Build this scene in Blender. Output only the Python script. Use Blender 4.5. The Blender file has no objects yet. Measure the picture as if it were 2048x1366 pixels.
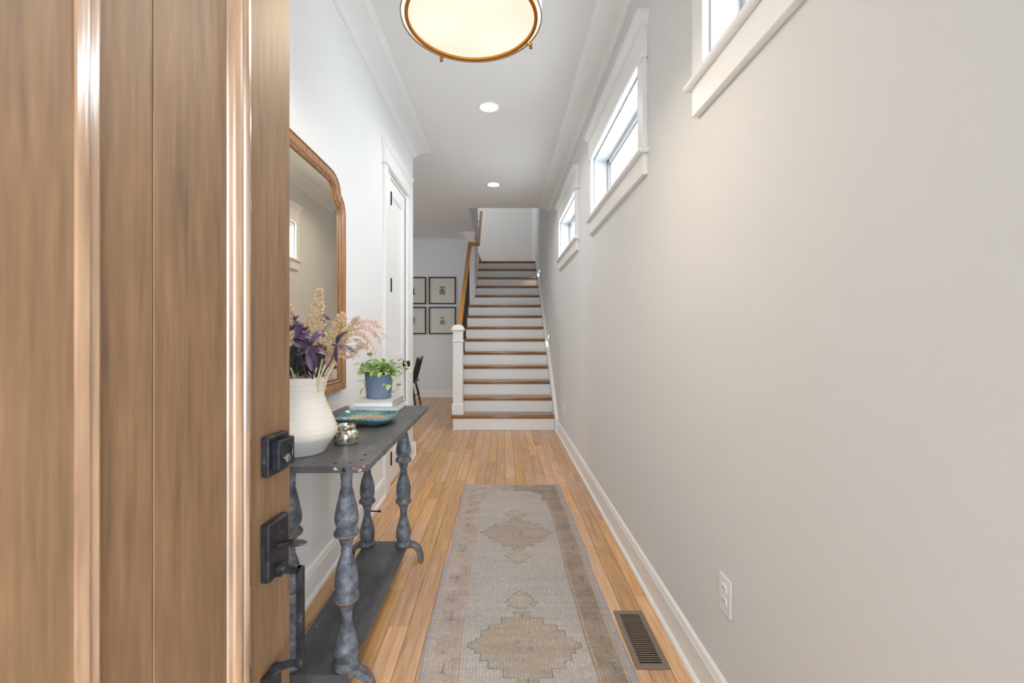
import bpy, bmesh, math, random
import numpy as np
from mathutils import Vector, Matrix
random.seed(7)
S = bpy.context.scene
C = S.collection
PI = math.pi

# ------------------------------------------------------------------ camera, sky, exposure
cam = bpy.data.objects.new('camera', bpy.data.cameras.new('camera'))
C.objects.link(cam)
cam.location = (0, 0, 1.213); cam.rotation_euler = (PI/2, 0, 0)
cam.data.sensor_width = 36; cam.data.lens = 16
cam.data.shift_x = 19/2048; cam.data.shift_y = -15/2048
cam.data.clip_start = 0.02
cam.data.dof.use_dof = True; cam.data.dof.focus_distance = 2.6; cam.data.dof.aperture_fstop = 9
S.camera = cam
S.view_settings.view_transform = 'Standard'; S.view_settings.look = 'None'
S.view_settings.exposure = 0.06; S.view_settings.gamma = 1
S.view_settings.use_curve_mapping = False
W = bpy.data.worlds.new('world'); S.world = W; W.use_nodes = True
bg = W.node_tree.nodes['Background']
bg.inputs['Color'].default_value = (0.81, 0.91, 1.0, 1); bg.inputs['Strength'].default_value = 14.0

def area(name, loc, rot, sx, sy, power, col=(1, 1, 1), shape='RECTANGLE', portal=False, spread=PI):
    l = bpy.data.lights.new(name, 'AREA'); l.shape = shape; l.size = sx; l.size_y = sy
    l.energy = power; l.color = col; l.spread = spread
    if portal: l.cycles.is_portal = True
    o = bpy.data.objects.new(name, l); C.objects.link(o); o.location = loc; o.rotation_euler = rot
    return o
# sky portals sit in the real openings (they only guide the sampling of the sky)
area('doorway_portal', (-0.026, -0.22, 1.05), (PI/2, 0, 0), .92, 2.1, 1, portal=True)
for i, (a, b) in enumerate(((.335, 1.52), (2.253, 3.44), (4.213, 5.40))):
    area('window_portal', (0.90, (a+b)/2, 2.32), (0, PI/2, 0), .46, b-a, 1, portal=True)
area('kitchen_portal', (-4.78, 6.55, 1.35), (0, -PI/2, 0), .72, 1.12, 1, portal=True)
area('upstairs_portal', (-2.45, 9.85, 4.3), (0, -PI/2, 0), .8, .7, 1, portal=True)

# ------------------------------------------------------------------ material helpers
def nt(name):
    m = bpy.data.materials.new(name); m.use_nodes = True
    t = m.node_tree; b = t.nodes['Principled BSDF']
    return m, t, b
def N(t, typ, **kw):
    n = t.nodes.new(typ)
    for k, v in kw.items():
        if k.startswith('i_'):
            n.inputs[k[2:].replace('_', ' ')].default_value = v
        else: setattr(n, k, v)
    return n
def L(t, a, b): t.links.new(a, b)
def ramp(t, fac, stops):
    r = t.nodes.new('ShaderNodeValToRGB')
    e = r.color_ramp.elements
    while len(e) > 1: e.remove(e[0])
    e[0].position = stops[0][0]; e[0].color = (*stops[0][1], 1)
    for p, c in stops[1:]:
        x = e.new(p); x.color = (*c, 1)
    L(t, fac, r.inputs['Fac']); return r
def srgb(r, g, b):
    f = lambda c: (c/255/12.92) if c <= 10 else ((c/255+.055)/1.055)**2.4
    return (f(r), f(g), f(b))
def simple(name, col, rough=.5, metal=0, bump=0, bscale=200, spec=.5, var=0, vscale=8, coat=0):
    m, t, b = nt(name)
    b.inputs['Base Color'].default_value = (*col, 1); b.inputs['Roughness'].default_value = rough
    b.inputs['Metallic'].default_value = metal; b.inputs['Specular IOR Level'].default_value = spec
    b.inputs['Coat Weight'].default_value = coat
    tc = N(t, 'ShaderNodeTexCoord')
    if var:
        n = N(t, 'ShaderNodeTexNoise', i_Scale=vscale, i_Detail=4.0); L(t, tc.outputs['Object'], n.inputs['Vector'])
        r = ramp(t, n.outputs['Fac'], [(.3, tuple(c*(1-var) for c in col)), (.7, tuple(min(1, c*(1+var)) for c in col))])
        L(t, r.outputs['Color'], b.inputs['Base Color'])
    if bump:
        n = N(t, 'ShaderNodeTexNoise', i_Scale=bscale, i_Detail=3.0); L(t, tc.outputs['Object'], n.inputs['Vector'])
        bu = N(t, 'ShaderNodeBump', i_Strength=bump, i_Distance=.002); L(t, n.outputs['Fac'], bu.inputs['Height'])
        L(t, bu.outputs['Normal'], b.inputs['Normal'])
    return m
def wood(name, stops, grain_axis='Y', rough=.35, stretch=14, fine=60, bump=.15, rnd=True, coat=0, amp=.10):
    """grain runs along grain_axis; stops = colour ramp over the grain value"""
    m, t, b = nt(name)
    tc = N(t, 'ShaderNodeTexCoord'); oi = N(t, 'ShaderNodeObjectInfo')
    mp = N(t, 'ShaderNodeMapping')
    sc = [stretch]*3; sc['XYZ'.index(grain_axis)] = stretch*.07
    mp.inputs['Scale'].default_value = sc
    L(t, tc.outputs['Object'], mp.inputs['Vector'])
    off = N(t, 'ShaderNodeVectorMath', operation='MULTIPLY_ADD')
    cb = N(t, 'ShaderNodeCombineXYZ'); 
    for k in 'XYZ': L(t, oi.outputs['Random'], cb.inputs[k])
    L(t, cb.outputs[0], off.inputs[0]); off.inputs[1].default_value = (97, 53, 71)
    L(t, mp.outputs[0], off.inputs[2])
    n1 = N(t, 'ShaderNodeTexNoise', i_Scale=1.0, i_Detail=3.0, i_Distortion=.6); L(t, off.outputs[0], n1.inputs['Vector'])
    # cathedral figure: rings of the low noise
    w = N(t, 'ShaderNodeMath', operation='MULTIPLY'); L(t, n1.outputs['Fac'], w.inputs[0]); w.inputs[1].default_value = 9
    s = N(t, 'ShaderNodeMath', operation='SINE'); 
    w2 = N(t, 'ShaderNodeMath', operation='MULTIPLY'); L(t, w.outputs[0], w2.inputs[0]); w2.inputs[1].default_value = 4.2
    L(t, w2.outputs[0], s.inputs[0])
    n2 = N(t, 'ShaderNodeTexNoise', i_Scale=fine/stretch, i_Detail=4.0); L(t, off.outputs[0], n2.inputs['Vector'])
    a = N(t, 'ShaderNodeMath', operation='MULTIPLY_ADD'); L(t, s.outputs[0], a.inputs[0]); a.inputs[1].default_value = amp
    L(t, n2.outputs['Fac'], a.inputs[2])
    a2 = N(t, 'ShaderNodeMath', operation='MULTIPLY_ADD'); L(t, n1.outputs['Fac'], a2.inputs[0]); a2.inputs[1].default_value = .5
    L(t, a.outputs[0], a2.inputs[2])
    a3 = N(t, 'ShaderNodeMath', operation='SUBTRACT'); L(t, a2.outputs[0], a3.inputs[0]); a3.inputs[1].default_value = .25
    r = ramp(t, a3.outputs[0], stops)
    out = r.outputs['Color']
    if rnd:
        hs = N(t, 'ShaderNodeHueSaturation')
        mr = N(t, 'ShaderNodeMapRange', i_To_Min=.86, i_To_Max=1.16); L(t, oi.outputs['Random'], mr.inputs['Value'])
        L(t, mr.outputs[0], hs.inputs['Value']); L(t, out, hs.inputs['Color'])
        ml = N(t, 'ShaderNodeMath', operation='MULTIPLY'); L(t, oi.outputs['Random'], ml.inputs[0]); ml.inputs[1].default_value = 7.31
        fr = N(t, 'ShaderNodeMath', operation='FRACT'); L(t, ml.outputs[0], fr.inputs[0])
        m2 = N(t, 'ShaderNodeMapRange', i_To_Min=.493, i_To_Max=.506); L(t, fr.outputs[0], m2.inputs['Value'])
        L(t, m2.outputs[0], hs.inputs['Hue'])
        m3 = N(t, 'ShaderNodeMapRange', i_To_Min=.85, i_To_Max=1.08); L(t, fr.outputs[0], m3.inputs['Value'])
        L(t, m3.outputs[0], hs.inputs['Saturation'])
        out = hs.outputs['Color']
    L(t, out, b.inputs['Base Color'])
    b.inputs['Roughness'].default_value = rough; b.inputs['Coat Weight'].default_value = coat
    b.inputs['Coat Roughness'].default_value = .15
    bu = N(t, 'ShaderNodeBump', i_Strength=bump, i_Distance=.001); L(t, n2.outputs['Fac'], bu.inputs['Height'])
    L(t, bu.outputs['Normal'], b.inputs['Normal'])
    return m
def emit(name, col, st):
    m, t, b = nt(name)
    b.inputs['Base Color'].default_value = (*col, 1)
    b.inputs['Emission Color'].default_value = (*col, 1); b.inputs['Emission Strength'].default_value = st
    return m

M = {}
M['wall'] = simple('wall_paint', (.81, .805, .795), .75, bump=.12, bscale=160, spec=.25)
M['wallr'] = simple('wall_paint_right_shaded', (.72, .715, .705), .75, bump=.12, bscale=160, spec=.25)  # same paint as the other walls, darkened to imitate weaker light
M['ceil'] = simple('ceiling_paint', (.80, .79, .77), .9, spec=.15)
M['trim'] = simple('trim_paint', (.86, .855, .84), .35, spec=.4)
M['floor'] = wood('oak_floor', [(.10, srgb(172, 124, 80)), (.36, srgb(199, 151, 103)), (.55, srgb(209, 162, 113)), (.85, srgb(224, 184, 138))], 'Y', rough=.32, stretch=9, fine=70, bump=.10, coat=.15)
M['tread'] = wood('oak_tread', [(.12, srgb(104, 68, 34)), (.4, srgb(144, 100, 58)), (.8, srgb(172, 126, 78))], 'X', rough=.28, stretch=12, fine=80, bump=.08, rnd=False, coat=.25)
M['rail'] = wood('oak_rail', [(.12, srgb(140, 86, 38)), (.4, srgb(184, 124, 62)), (.8, srgb(208, 150, 84))], 'Y', rough=.3, stretch=12, fine=80, bump=.05, rnd=False)
M['door'] = wood('stained_door_wood', [(.10, srgb(78, 57, 39)), (.4, srgb(102, 75, 51)), (.62, srgb(112, 83, 57)), (.9, srgb(127, 96, 67))], 'Z', rough=.5, stretch=22, fine=110, bump=.10, rnd=False, coat=.0, amp=.03)
M['mould'] = wood('stained_moulding_wood', [(.12, srgb(84, 62, 44)), (.4, srgb(124, 94, 70)), (.9, srgb(158, 126, 98))], 'Z', rough=.24, stretch=16, fine=70, bump=.02, rnd=False, coat=1)
M['mframe'] = wood('mirror_frame_wood', [(.12, srgb(104, 66, 34)), (.4, srgb(150, 104, 62)), (.9, srgb(186, 140, 94))], 'Z', rough=.35, stretch=12, fine=90, bump=.1, rnd=False, coat=.2)
M['mframed'] = simple('mirror_frame_dark_line', srgb(78, 48, 26), .4)
M['black'] = simple('black_metal', (.012, .012, .012), .4, .6)
M['iron'] = simple('baluster_iron', (.012, .011, .010), .45, .3)
M['chairblk'] = simple('black_painted_wood', (.012, .010, .009), .35, spec=.5)
m, t, b = nt('brushed_dark_bronze')   # dark bronze hardware with worn lighter flecks
tc = N(t, 'ShaderNodeTexCoord'); n = N(t, 'ShaderNodeTexNoise', i_Scale=60.0, i_Detail=5.0); L(t, tc.outputs['Object'], n.inputs['Vector'])
r = ramp(t, n.outputs['Fac'], [(.3, (.018, .018, .020)), (.66, (.045, .046, .052)), (.78, (.20, .20, .21))]); L(t, r.outputs['Color'], b.inputs['Base Color'])
b.inputs['Metallic'].default_value = .75; b.inputs['Roughness'].default_value = .34; M['bronze'] = m
M['brass'] = simple('aged_brass', srgb(196, 140, 66), .3, 1.0)
M['steel'] = simple('steel', (.6, .6, .6), .25, 1.0)
M['register'] = simple('brown_register_enamel', srgb(128, 112, 96), .45, .0)
M['dark'] = simple('dark_void', (.01, .01, .01), .9)
M['plastic'] = simple('white_plastic', (.82, .82, .80), .3)
M['vinyl'] = simple('window_vinyl', (.55, .56, .57), .5)  # trim paint with shade put into its colour so bright reveals stay readable
M['slotshade'] = simple('slot_shadow', (.05, .05, .05), .6)  # dark colour stands in for the shade inside the socket slots
# weathered grey console paint with rust showing through on edges
m, t, b = nt('weathered_grey_paint')
tc = N(t, 'ShaderNodeTexCoord'); gm = N(t, 'ShaderNodeNewGeometry')
n = N(t, 'ShaderNodeTexNoise', i_Scale=26.0, i_Detail=9.0, i_Roughness=.72); L(t, tc.outputs['Object'], n.inputs['Vector'])
r = ramp(t, n.outputs['Fac'], [(.30, srgb(44, 46, 50)), (.45, srgb(78, 81, 87)), (.60, srgb(112, 116, 123)), (.74, srgb(160, 162, 166))])
n2 = N(t, 'ShaderNodeTexNoise', i_Scale=30.0, i_Detail=6.0); L(t, tc.outputs['Object'], n2.inputs['Vector'])
rp = N(t, 'ShaderNodeMapRange', i_From_Min=.545, i_From_Max=.60); L(t, gm.outputs['Pointiness'], rp.inputs['Value'])
mu = N(t, 'ShaderNodeMath', operation='MULTIPLY'); L(t, rp.outputs[0], mu.inputs[0])
r2 = N(t, 'ShaderNodeMapRange', i_From_Min=.5, i_From_Max=.62); L(t, n2.outputs['Fac'], r2.inputs['Value']); L(t, r2.outputs[0], mu.inputs[1])
mx = N(t, 'ShaderNodeMix', data_type='RGBA'); L(t, mu.outputs[0], mx.inputs['Factor']); L(t, r.outputs['Color'], mx.inputs['A']); mx.inputs['B'].default_value = (*srgb(142, 92, 66), 1)
L(t, mx.outputs['Result'], b.inputs['Base Color']); b.inputs['Roughness'].default_value = .55
bu = N(t, 'ShaderNodeBump', i_Strength=.5, i_Distance=.0015); L(t, n.outputs['Fac'], bu.inputs['Height']); L(t, bu.outputs['Normal'], b.inputs['Normal'])
M['grey'] = m
def greytop(name, axis_scale, cols):
    m, t, b = nt(name)
    tc = N(t, 'ShaderNodeTexCoord'); mp = N(t, 'ShaderNodeMapping'); mp.inputs['Scale'].default_value = axis_scale
    L(t, tc.outputs['Object'], mp.inputs['Vector'])
    n = N(t, 'ShaderNodeTexNoise', i_Scale=9.0, i_Detail=8.0, i_Roughness=.65); L(t, mp.outputs[0], n.inputs['Vector'])
    r = ramp(t, n.outputs['Fac'], cols)
    n3 = N(t, 'ShaderNodeTexNoise', i_Scale=45.0, i_Detail=3.0); L(t, tc.outputs['Object'], n3.inputs['Vector'])
    r3 = N(t, 'ShaderNodeMapRange', i_From_Min=.71, i_From_Max=.76); L(t, n3.outputs['Fac'], r3.inputs['Value'])
    mx = N(t, 'ShaderNodeMix', data_type='RGBA'); L(t, r3.outputs[0], mx.inputs['Factor']); L(t, r.outputs['Color'], mx.inputs['A']); mx.inputs['B'].default_value = (*srgb(158, 158, 160), 1)
    L(t, mx.outputs['Result'], b.inputs['Base Color']); b.inputs['Roughness'].default_value = .42
    bu = N(t, 'ShaderNodeBump', i_Strength=.25, i_Distance=.001); L(t, n.outputs['Fac'], bu.inputs['Height']); L(t, bu.outputs['Normal'], b.inputs['Normal'])
    return m
M['gtop'] = greytop('dark_grey_zinc_top', (1.6, .6, 1), [(.28, srgb(56, 55, 57)), (.5, srgb(80, 79, 81)), (.72, srgb(104, 103, 105))])
M['worn'] = simple('worn_rusty_patch', srgb(120, 84, 70), .7, var=.55, vscale=120)
M['wornring'] = simple('worn_ring_edge', srgb(124, 98, 84), .7, var=.4, vscale=90)
M['wornw'] = simple('chipped_white_patch', srgb(196, 182, 172), .7, var=.45, vscale=160)
# mirror, glass
m, t, b = nt('mirror_glass'); b.inputs['Metallic'].default_value = 1; b.inputs['Roughness'].default_value = .0
b.inputs['Base Color'].default_value = (.97, .87, .70, 1); M['mirror'] = m
def thin_glass(name, f):
    m = bpy.data.materials.new(name); m.use_nodes = True; t = m.node_tree; t.nodes.clear()
    o = N(t, 'ShaderNodeOutputMaterial'); tr = N(t, 'ShaderNodeBsdfTransparent'); g = N(t, 'ShaderNodeBsdfGlossy'); g.inputs['Roughness'].default_value = 0
    mx = N(t, 'ShaderNodeMixShader'); mx.inputs[0].default_value = f
    L(t, tr.outputs[0], mx.inputs[1]); L(t, g.outputs[0], mx.inputs[2]); L(t, mx.outputs[0], o.inputs[0]); return m
M['glass'] = thin_glass('window_glass', .06); M['pglass'] = thin_glass('picture_glass', .05)
M['canlight'] = emit('lamp_lens', (1, .96, .9), 9); M['stepl'] = emit('step_light_lens', (1, .9, .74), 9)
# drum lamp diffuser: brighter over its bulbs
m, t, b = nt('lamp_diffuser'); tc = N(t, 'ShaderNodeTexCoord')
acc = None
for (bx_, by_) in ((-.11, .02), (.09, .10), (.03, -.12)):
    vm = N(t, 'ShaderNodeVectorMath', operation='DISTANCE'); L(t, tc.outputs['Object'], vm.inputs[0]); vm.inputs[1].default_value = (bx_, by_, 0)
    mr = N(t, 'ShaderNodeMapRange', interpolation_type='SMOOTHSTEP', i_From_Min=0.0, i_From_Max=.16, i_To_Min=1.0, i_To_Max=0.0); L(t, vm.outputs['Value'], mr.inputs['Value'])
    if acc is None: acc = mr.outputs[0]
    else:
        a = N(t, 'ShaderNodeMath', operation='ADD'); L(t, acc, a.inputs[0]); L(t, mr.outputs[0], a.inputs[1]); acc = a.outputs[0]
rr = ramp(t, acc, [(0, (1.0, .85, .67)), (1, (1.05, .95, .78))]); 
b.inputs['Base Color'].default_value = (.05, .05, .05, 1); L(t, rr.outputs['Color'], b.inputs['Emission Color']); b.inputs['Emission Strength'].default_value = 1.0
M['diff'] = m
M['shade'] = emit('lamp_shade_linen', (1, .90, .76), .8)
M['shadein'] = emit('lamp_inner_glow', (1, .9, .72), 2.0)
# ceramics
M['vase'] = simple('cream_stoneware', srgb(210, 203, 192), .7, bump=.25, bscale=300, var=.03, vscale=20)
M['vaselow'] = simple('raw_stoneware_band', srgb(192, 187, 180), .85, bump=.2, bscale=300)
M['gold'] = simple('gold_bead', srgb(214, 190, 130), .3, .8)
m, t, b = nt('mercury_glass'); tc = N(t, 'ShaderNodeTexCoord')
n = N(t, 'ShaderNodeTexNoise', i_Scale=70.0, i_Detail=6.0); L(t, tc.outputs['Object'], n.inputs['Vector'])
r = ramp(t, n.outputs['Fac'], [(.38, srgb(120, 104, 78)), (.5, srgb(206, 200, 184)), (.7, srgb(238, 234, 222))]); L(t, r.outputs['Color'], b.inputs['Base Color'])
b.inputs['Metallic'].default_value = .85; b.inputs['Roughness'].default_value = .22; M['mercury'] = m
M['pot'] = simple('slate_blue_pot', srgb(104, 120, 146), .75, var=.12, vscale=10, bump=.15)
M['soil'] = simple('potting_soil', (.03, .02, .015), .9, bump=.6)
m, t, b = nt('variegated_leaf'); tc = N(t, 'ShaderNodeTexCoord'); oi = N(t, 'ShaderNodeObjectInfo')
va = N(t, 'ShaderNodeVectorMath', operation='MULTIPLY_ADD'); cb = N(t, 'ShaderNodeCombineXYZ')
for k in 'XYZ': L(t, oi.outputs['Random'], cb.inputs[k])
L(t, cb.outputs[0], va.inputs[0]); va.inputs[1].default_value = (31, 17, 23); L(t, tc.outputs['Object'], va.inputs[2])
n = N(t, 'ShaderNodeTexNoise', i_Scale=48.0, i_Detail=2.0); L(t, va.outputs[0], n.inputs['Vector'])
r = ramp(t, n.outputs['Fac'], [(.38, srgb(74, 122, 44)), (.50, srgb(124, 170, 68)), (.56, srgb(200, 210, 138)), (.62, srgb(236, 238, 212))])
hs = N(t, 'ShaderNodeHueSaturation'); mr = N(t, 'ShaderNodeMapRange', i_To_Min=.75, i_To_Max=1.2); L(t, oi.outputs['Random'], mr.inputs['Value']); L(t, mr.outputs[0], hs.inputs['Value']); L(t, r.outputs['Color'], hs.inputs['Color'])
L(t, hs.outputs['Color'], b.inputs['Base Color']); b.inputs['Roughness'].default_value = .35; M['pothos'] = m
M['vine'] = simple('green_vine', srgb(118, 146, 66), .5)
m, t, b = nt('purple_leaf'); oi = N(t, 'ShaderNodeObjectInfo')
r = ramp(t, oi.outputs['Random'], [(0, srgb(40, 18, 40)), (.35, srgb(60, 42, 84)), (.7, srgb(86, 44, 66)), (1, srgb(78, 62, 106))]); L(t, r.outputs['Color'], b.inputs['Base Color'])
b.inputs['Roughness'].default_value = .4; b.inputs['Sheen Weight'].default_value = .25; M['purple'] = m
M['pstem'] = simple('purple_stem', srgb(74, 54, 62), .6)
M['dstem'] = simple('dark_green_foliage', srgb(44, 48, 36), .7)
M['straw'] = simple('straw_stem', srgb(206, 192, 156), .7)
M['tan'] = simple('tan_seed_head', srgb(200, 170, 132), .85, var=.28, vscale=90)
M['pinktan'] = simple('pinkish_seed_head', srgb(196, 164, 144), .85, var=.3, vscale=90)
M['page'] = simple('book_pages', srgb(236, 240, 246), .8, bump=.1, bscale=900)
M['cover1'] = simple('pale_grey_book_cover', srgb(206, 202, 196), .6)
M['cover2'] = simple('white_book_cover', srgb(232, 236, 238), .5)
M['spine'] = simple('beige_book_spine', srgb(190, 180, 160), .6)
M['mat'] = simple('picture_mat', srgb(228, 222, 212), .8)
M['frameblk'] = simple('picture_frame_black', (.006, .005, .005), .35)
M['siding'] = simple('neighbour_siding', (.24,.26,.28), .8)
M['wick'] = simple('candle_wax', srgb(236, 226, 200), .5)

# ------------------------------------------------------------------ mesh helpers
def build(name, bm, mats, parent=None, smooth=False, kind=None, loc=None):
    me = bpy.data.meshes.new(name); bm.normal_update(); bm.to_mesh(me); bm.free()
    if not isinstance(mats, (list, tuple)): mats = [mats]
    for m_ in mats: me.materials.append(m_)
    if smooth: 
        me.shade_smooth()
        try: me.set_sharp_from_angle(angle=math.radians(38))
        except Exception: pass
    o = bpy.data.objects.new(name, me); C.objects.link(o)
    if parent: o.parent = parent
    if kind: o['kind'] = kind
    if loc: o.location = loc
    return o
def empty(name, loc=(0, 0, 0), rz=0, label=None, cat=None, group=None, kind=None):
    o = bpy.data.objects.new(name, None); C.objects.link(o); o.empty_display_size = .05
    o.location = loc; o.rotation_euler = (0, 0, rz)
    return tag(o, label, cat, group, kind)
def tag(o, label=None, cat=None, group=None, kind=None):
    if label: o['label'] = label
    if cat: o['category'] = cat
    if group: o['group'] = group
    if kind: o['kind'] = kind
    return o
def bx(bm, x0, x1, y0, y1, z0, z1, bev=0, mi=0, seg=1):
    if x0 > x1: x0, x1 = x1, x0
    if y0 > y1: y0, y1 = y1, y0
    if z0 > z1: z0, z1 = z1, z0
    r = bmesh.ops.create_cube(bm, size=1)
    vs = r['verts']
    for v in vs: v.co = Vector(((x0+x1)/2+v.co.x*(x1-x0), (y0+y1)/2+v.co.y*(y1-y0), (z0+z1)/2+v.co.z*(z1-z0)))
    fs = set(f for v in vs for f in v.link_faces)
    for f in fs: f.material_index = mi
    if bev:
        es = set(e for v in vs for e in v.link_edges)
        bmesh.ops.bevel(bm, geom=list(es), offset=bev, segments=seg, affect='EDGES', profile=.5, clamp_overlap=True, material=mi)
def box(name, dims, mat, parent=None, bev=0, kind=None, seg=1, smooth=False):
    bm = bmesh.new(); bx(bm, *dims, bev=bev, seg=seg); return build(name, bm, mat, parent, kind=kind, smooth=smooth)
def lathe(bm, prof, seg=32, cx=0, cy=0, cz=0, mi=0, cap=True):
    """prof: list of (radius, z)"""
    rings = []
    for r_, z_ in prof:
        rings.append([bm.verts.new((cx+r_*math.cos(2*PI*k/seg), cy+r_*math.sin(2*PI*k/seg), cz+z_)) for k in range(seg)])
    for a, b_ in zip(rings, rings[1:]):
        for k in range(seg):
            f = bm.faces.new((a[k], a[(k+1) % seg], b_[(k+1) % seg], b_[k])); f.material_index = mi
    if cap:
        for rg, rev in ((rings[0], True), (rings[-1], False)):
            try:
                f = bm.faces.new(rg[::-1] if rev else rg); f.material_index = mi
            except Exception: pass
def tube(bm, pts, rad, seg=8, mi=0, cap=True):
    pts = [Vector(p) for p in pts]
    if not isinstance(rad, (list, tuple)): rad = [rad]*len(pts)
    rings = []
    up = Vector((0, 0, 1)); prev = None
    for i, p in enumerate(pts):
        d = (pts[min(i+1, len(pts)-1)]-pts[max(i-1, 0)]).normalized()
        if prev is None:
            u = up if abs(d.z) < .9 else Vector((1, 0, 0))
            n_ = d.cross(u).normalized()
        else:
            n_ = (prev-d*prev.dot(d)).normalized()
        prev = n_; b_ = d.cross(n_)
        rings.append([bm.verts.new(p+(n_*math.cos(2*PI*k/seg)+b_*math.sin(2*PI*k/seg))*rad[i]) for k in range(seg)])
    for a, b_ in zip(rings, rings[1:]):
        for k in range(seg):
            f = bm.faces.new((a[k], a[(k+1) % seg], b_[(k+1) % seg], b_[k])); f.material_index = mi
    if cap and seg > 2:
        f = bm.faces.new(rings[0][::-1]); f.material_index = mi
        f = bm.faces.new(rings[-1]); f.material_index = mi
def extrude_profile(bm, prof, frm, mi=0, cap=True):
    """prof list of (a,b); frm: list of functions/sections each mapping (a,b)->Vector"""
    rings = [[bm.verts.new(f(a, b_)) for a, b_ in prof] for f in frm]
    n_ = len(prof)
    for r1, r2 in zip(rings, rings[1:]):
        for k in range(n_):
            f = bm.faces.new((r1[k], r1[(k+1) % n_], r2[(k+1) % n_], r2[k])); f.material_index = mi
    if cap:
        bm.faces.new(rings[0][::-1]); bm.faces.new(rings[-1])
    bmesh.ops.recalc_face_normals(bm, faces=bm.faces[:])

# ------------------------------------------------------------------ room dimensions
XL, XR = -.893, .692          # hall side walls
CH = 3.03                     # ceiling height
YC = 4.54                     # where the left wall ends
KB = 8.76                     # back wall of the dining area
WINS = ((.25, 1.605), (2.17, 3.523), (4.13, 5.483))   # outer casing ends of the three windows
WZ0, WZ1 = 2.098, 2.53

# right wall with three window holes
bm = bmesh.new()
ys = [-.2]
for a, b in WINS: ys += [a+.083, b-.083]
ys.append(10.6)
bx(bm, XR, XR+.17, -.2, 10.75, 0, WZ0-.02)
bx(bm, XR, XR+.17, -.2, 10.75, WZ1+.02, 5.6)
for i in range(0, len(ys), 2): bx(bm, XR, XR+.17, ys[i], ys[i+1]+(.15 if i == len(ys)-2 else 0), WZ0-.02, WZ1+.02)
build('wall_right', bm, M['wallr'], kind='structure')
# left wall with closet opening
DY0, DY1, DZ = 3.62, 4.19, 2.46
bm = bmesh.new()
bx(bm, XL-.14, XL, -.2, DY0, 0, CH); bx(bm, XL-.14, XL, DY1, YC, 0, CH); bx(bm, XL-.14, XL, DY0, DY1, DZ, CH)
build('wall_left', bm, M['wall'], kind='structure')
box('wall_closet_back', (XL-.75, XL-.70, 3.3, 4.4, 0, CH), M['wall'], kind='structure')
box('wall_dining_front', (-4.6, XL-.14, 4.42, YC, 0, CH), M['wall'], kind='structure')
box('wall_dining_back', (-4.6, -.64, KB, KB+.12, 0, CH), M['wall'], kind='structure')
bm = bmesh.new()
bx(bm, -4.72, -4.6, 4.42, 6.0, 0, CH); bx(bm, -4.72, -4.6, 7.1, 8.88, 0, CH); bx(bm, -4.72, -4.6, 6.0, 7.1, 0, 1.0); bx(bm, -4.72, -4.6, 6.0, 7.1, 1.7, CH)
build('wall_dining_left', bm, M['wall'], kind='structure')
# front wall around the entry doorway
bm = bmesh.new()
bx(bm, -1.05, -.49, -.2, -.055, 0, CH); bx(bm, .438, XR+.17, -.2, -.055, 0, CH); bx(bm, -.49, .438, -.2, -.055, 2.12, CH)
build('wall_front', bm, M['wall'], kind='structure')
# stair wall: pier beside the upper stairs and the wall above the opening
bm = bmesh.new()
bx(bm, -.64, -.49, 8.06, 8.76, 0, CH); bx(bm, -.64, -.49, 8.76, 9.08, 0, CH); bx(bm, -.499, -.489, 6.55, 9.08, CH, 5.6); bx(bm, -.64, -.499, 6.57, 9.08, CH+.22, 5.6)
build('wall_stair', bm, M['wall'], kind='structure')
box('wall_stair_back', (-2.4, XR, 10.6, 10.75, 0, 5.6), M['wall'], kind='structure')
box('wall_landing_front', (-2.4, -.64, 8.96, 9.08, 2.4, 5.6), M['wall'], kind='structure')
bm = bmesh.new()
bx(bm, -2.4, -2.3, 9.08, 10.6, 2.4, 3.9); bx(bm, -2.4, -2.3, 9.08, 10.6, 4.7, 5.6); bx(bm, -2.4, -2.3, 9.08, 9.5, 3.9, 4.7); bx(bm, -2.4, -2.3, 10.2, 10.6, 3.9, 4.7)
build('wall_landing_left', bm, M['wall'], kind='structure')
box('wall_stairwell_front', (-.49, XR, 6.42, 6.57, CH+.001, 5.6), M['wall'], kind='structure')
box('ceiling_stairwell', (-2.4, XR, 6.42, 10.75, 5.6, 5.7), M['ceil'], kind='structure')
bm = bmesh.new()
bx(bm, -4.72, XR, -.2, 6.57, CH, CH+.22); bx(bm, -4.72, -.50, 6.57, 8.88, CH, CH+.22)
build('ceiling', bm, M['ceil'], kind='structure')
# floor slab and planks
floor = box('floor', (-4.72, XR, -.2, 10.7, -.12, -.020), M['dark'], kind='structure')
LAND = box('floor_landing', (-2.4, XR, 9.07, 10.6, 2.48, 2.66), M['floor'], kind='structure')
PW = .0833
def plank_bm(x0, x1, y0, y1, up=0):
    bm = bmesh.new(); g = .0006; c = .0016
    w, l = (x1-x0)/2-g, (y1-y0)/2-g
    lo = [bm.verts.new((sx*w, sy*l, -.018)) for sx, sy in ((-1, -1), (1, -1), (1, 1), (-1, 1))]
    mi = [bm.verts.new((sx*w, sy*l, -c+up)) for sx, sy in ((-1, -1), (1, -1), (1, 1), (-1, 1))]
    hi = [bm.verts.new((sx*(w-c), sy*(l-c), up)) for sx, sy in ((-1, -1), (1, -1), (1, 1), (-1, 1))]
    for a, b_ in ((lo, mi), (mi, hi)):
        for k in range(4): bm.faces.new((a[k], a[(k+1) % 4], b_[(k+1) % 4], b_[k]))
    bm.faces.new(hi); return bm
rows = []
x = XR
while x > XL: rows.append((max(x-PW, XL), x, 'hall')); x -= PW
x = XL
while x > -2.9: rows.append((x-PW, x, 'dining')); x -= PW
rp = random.Random(11)
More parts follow.
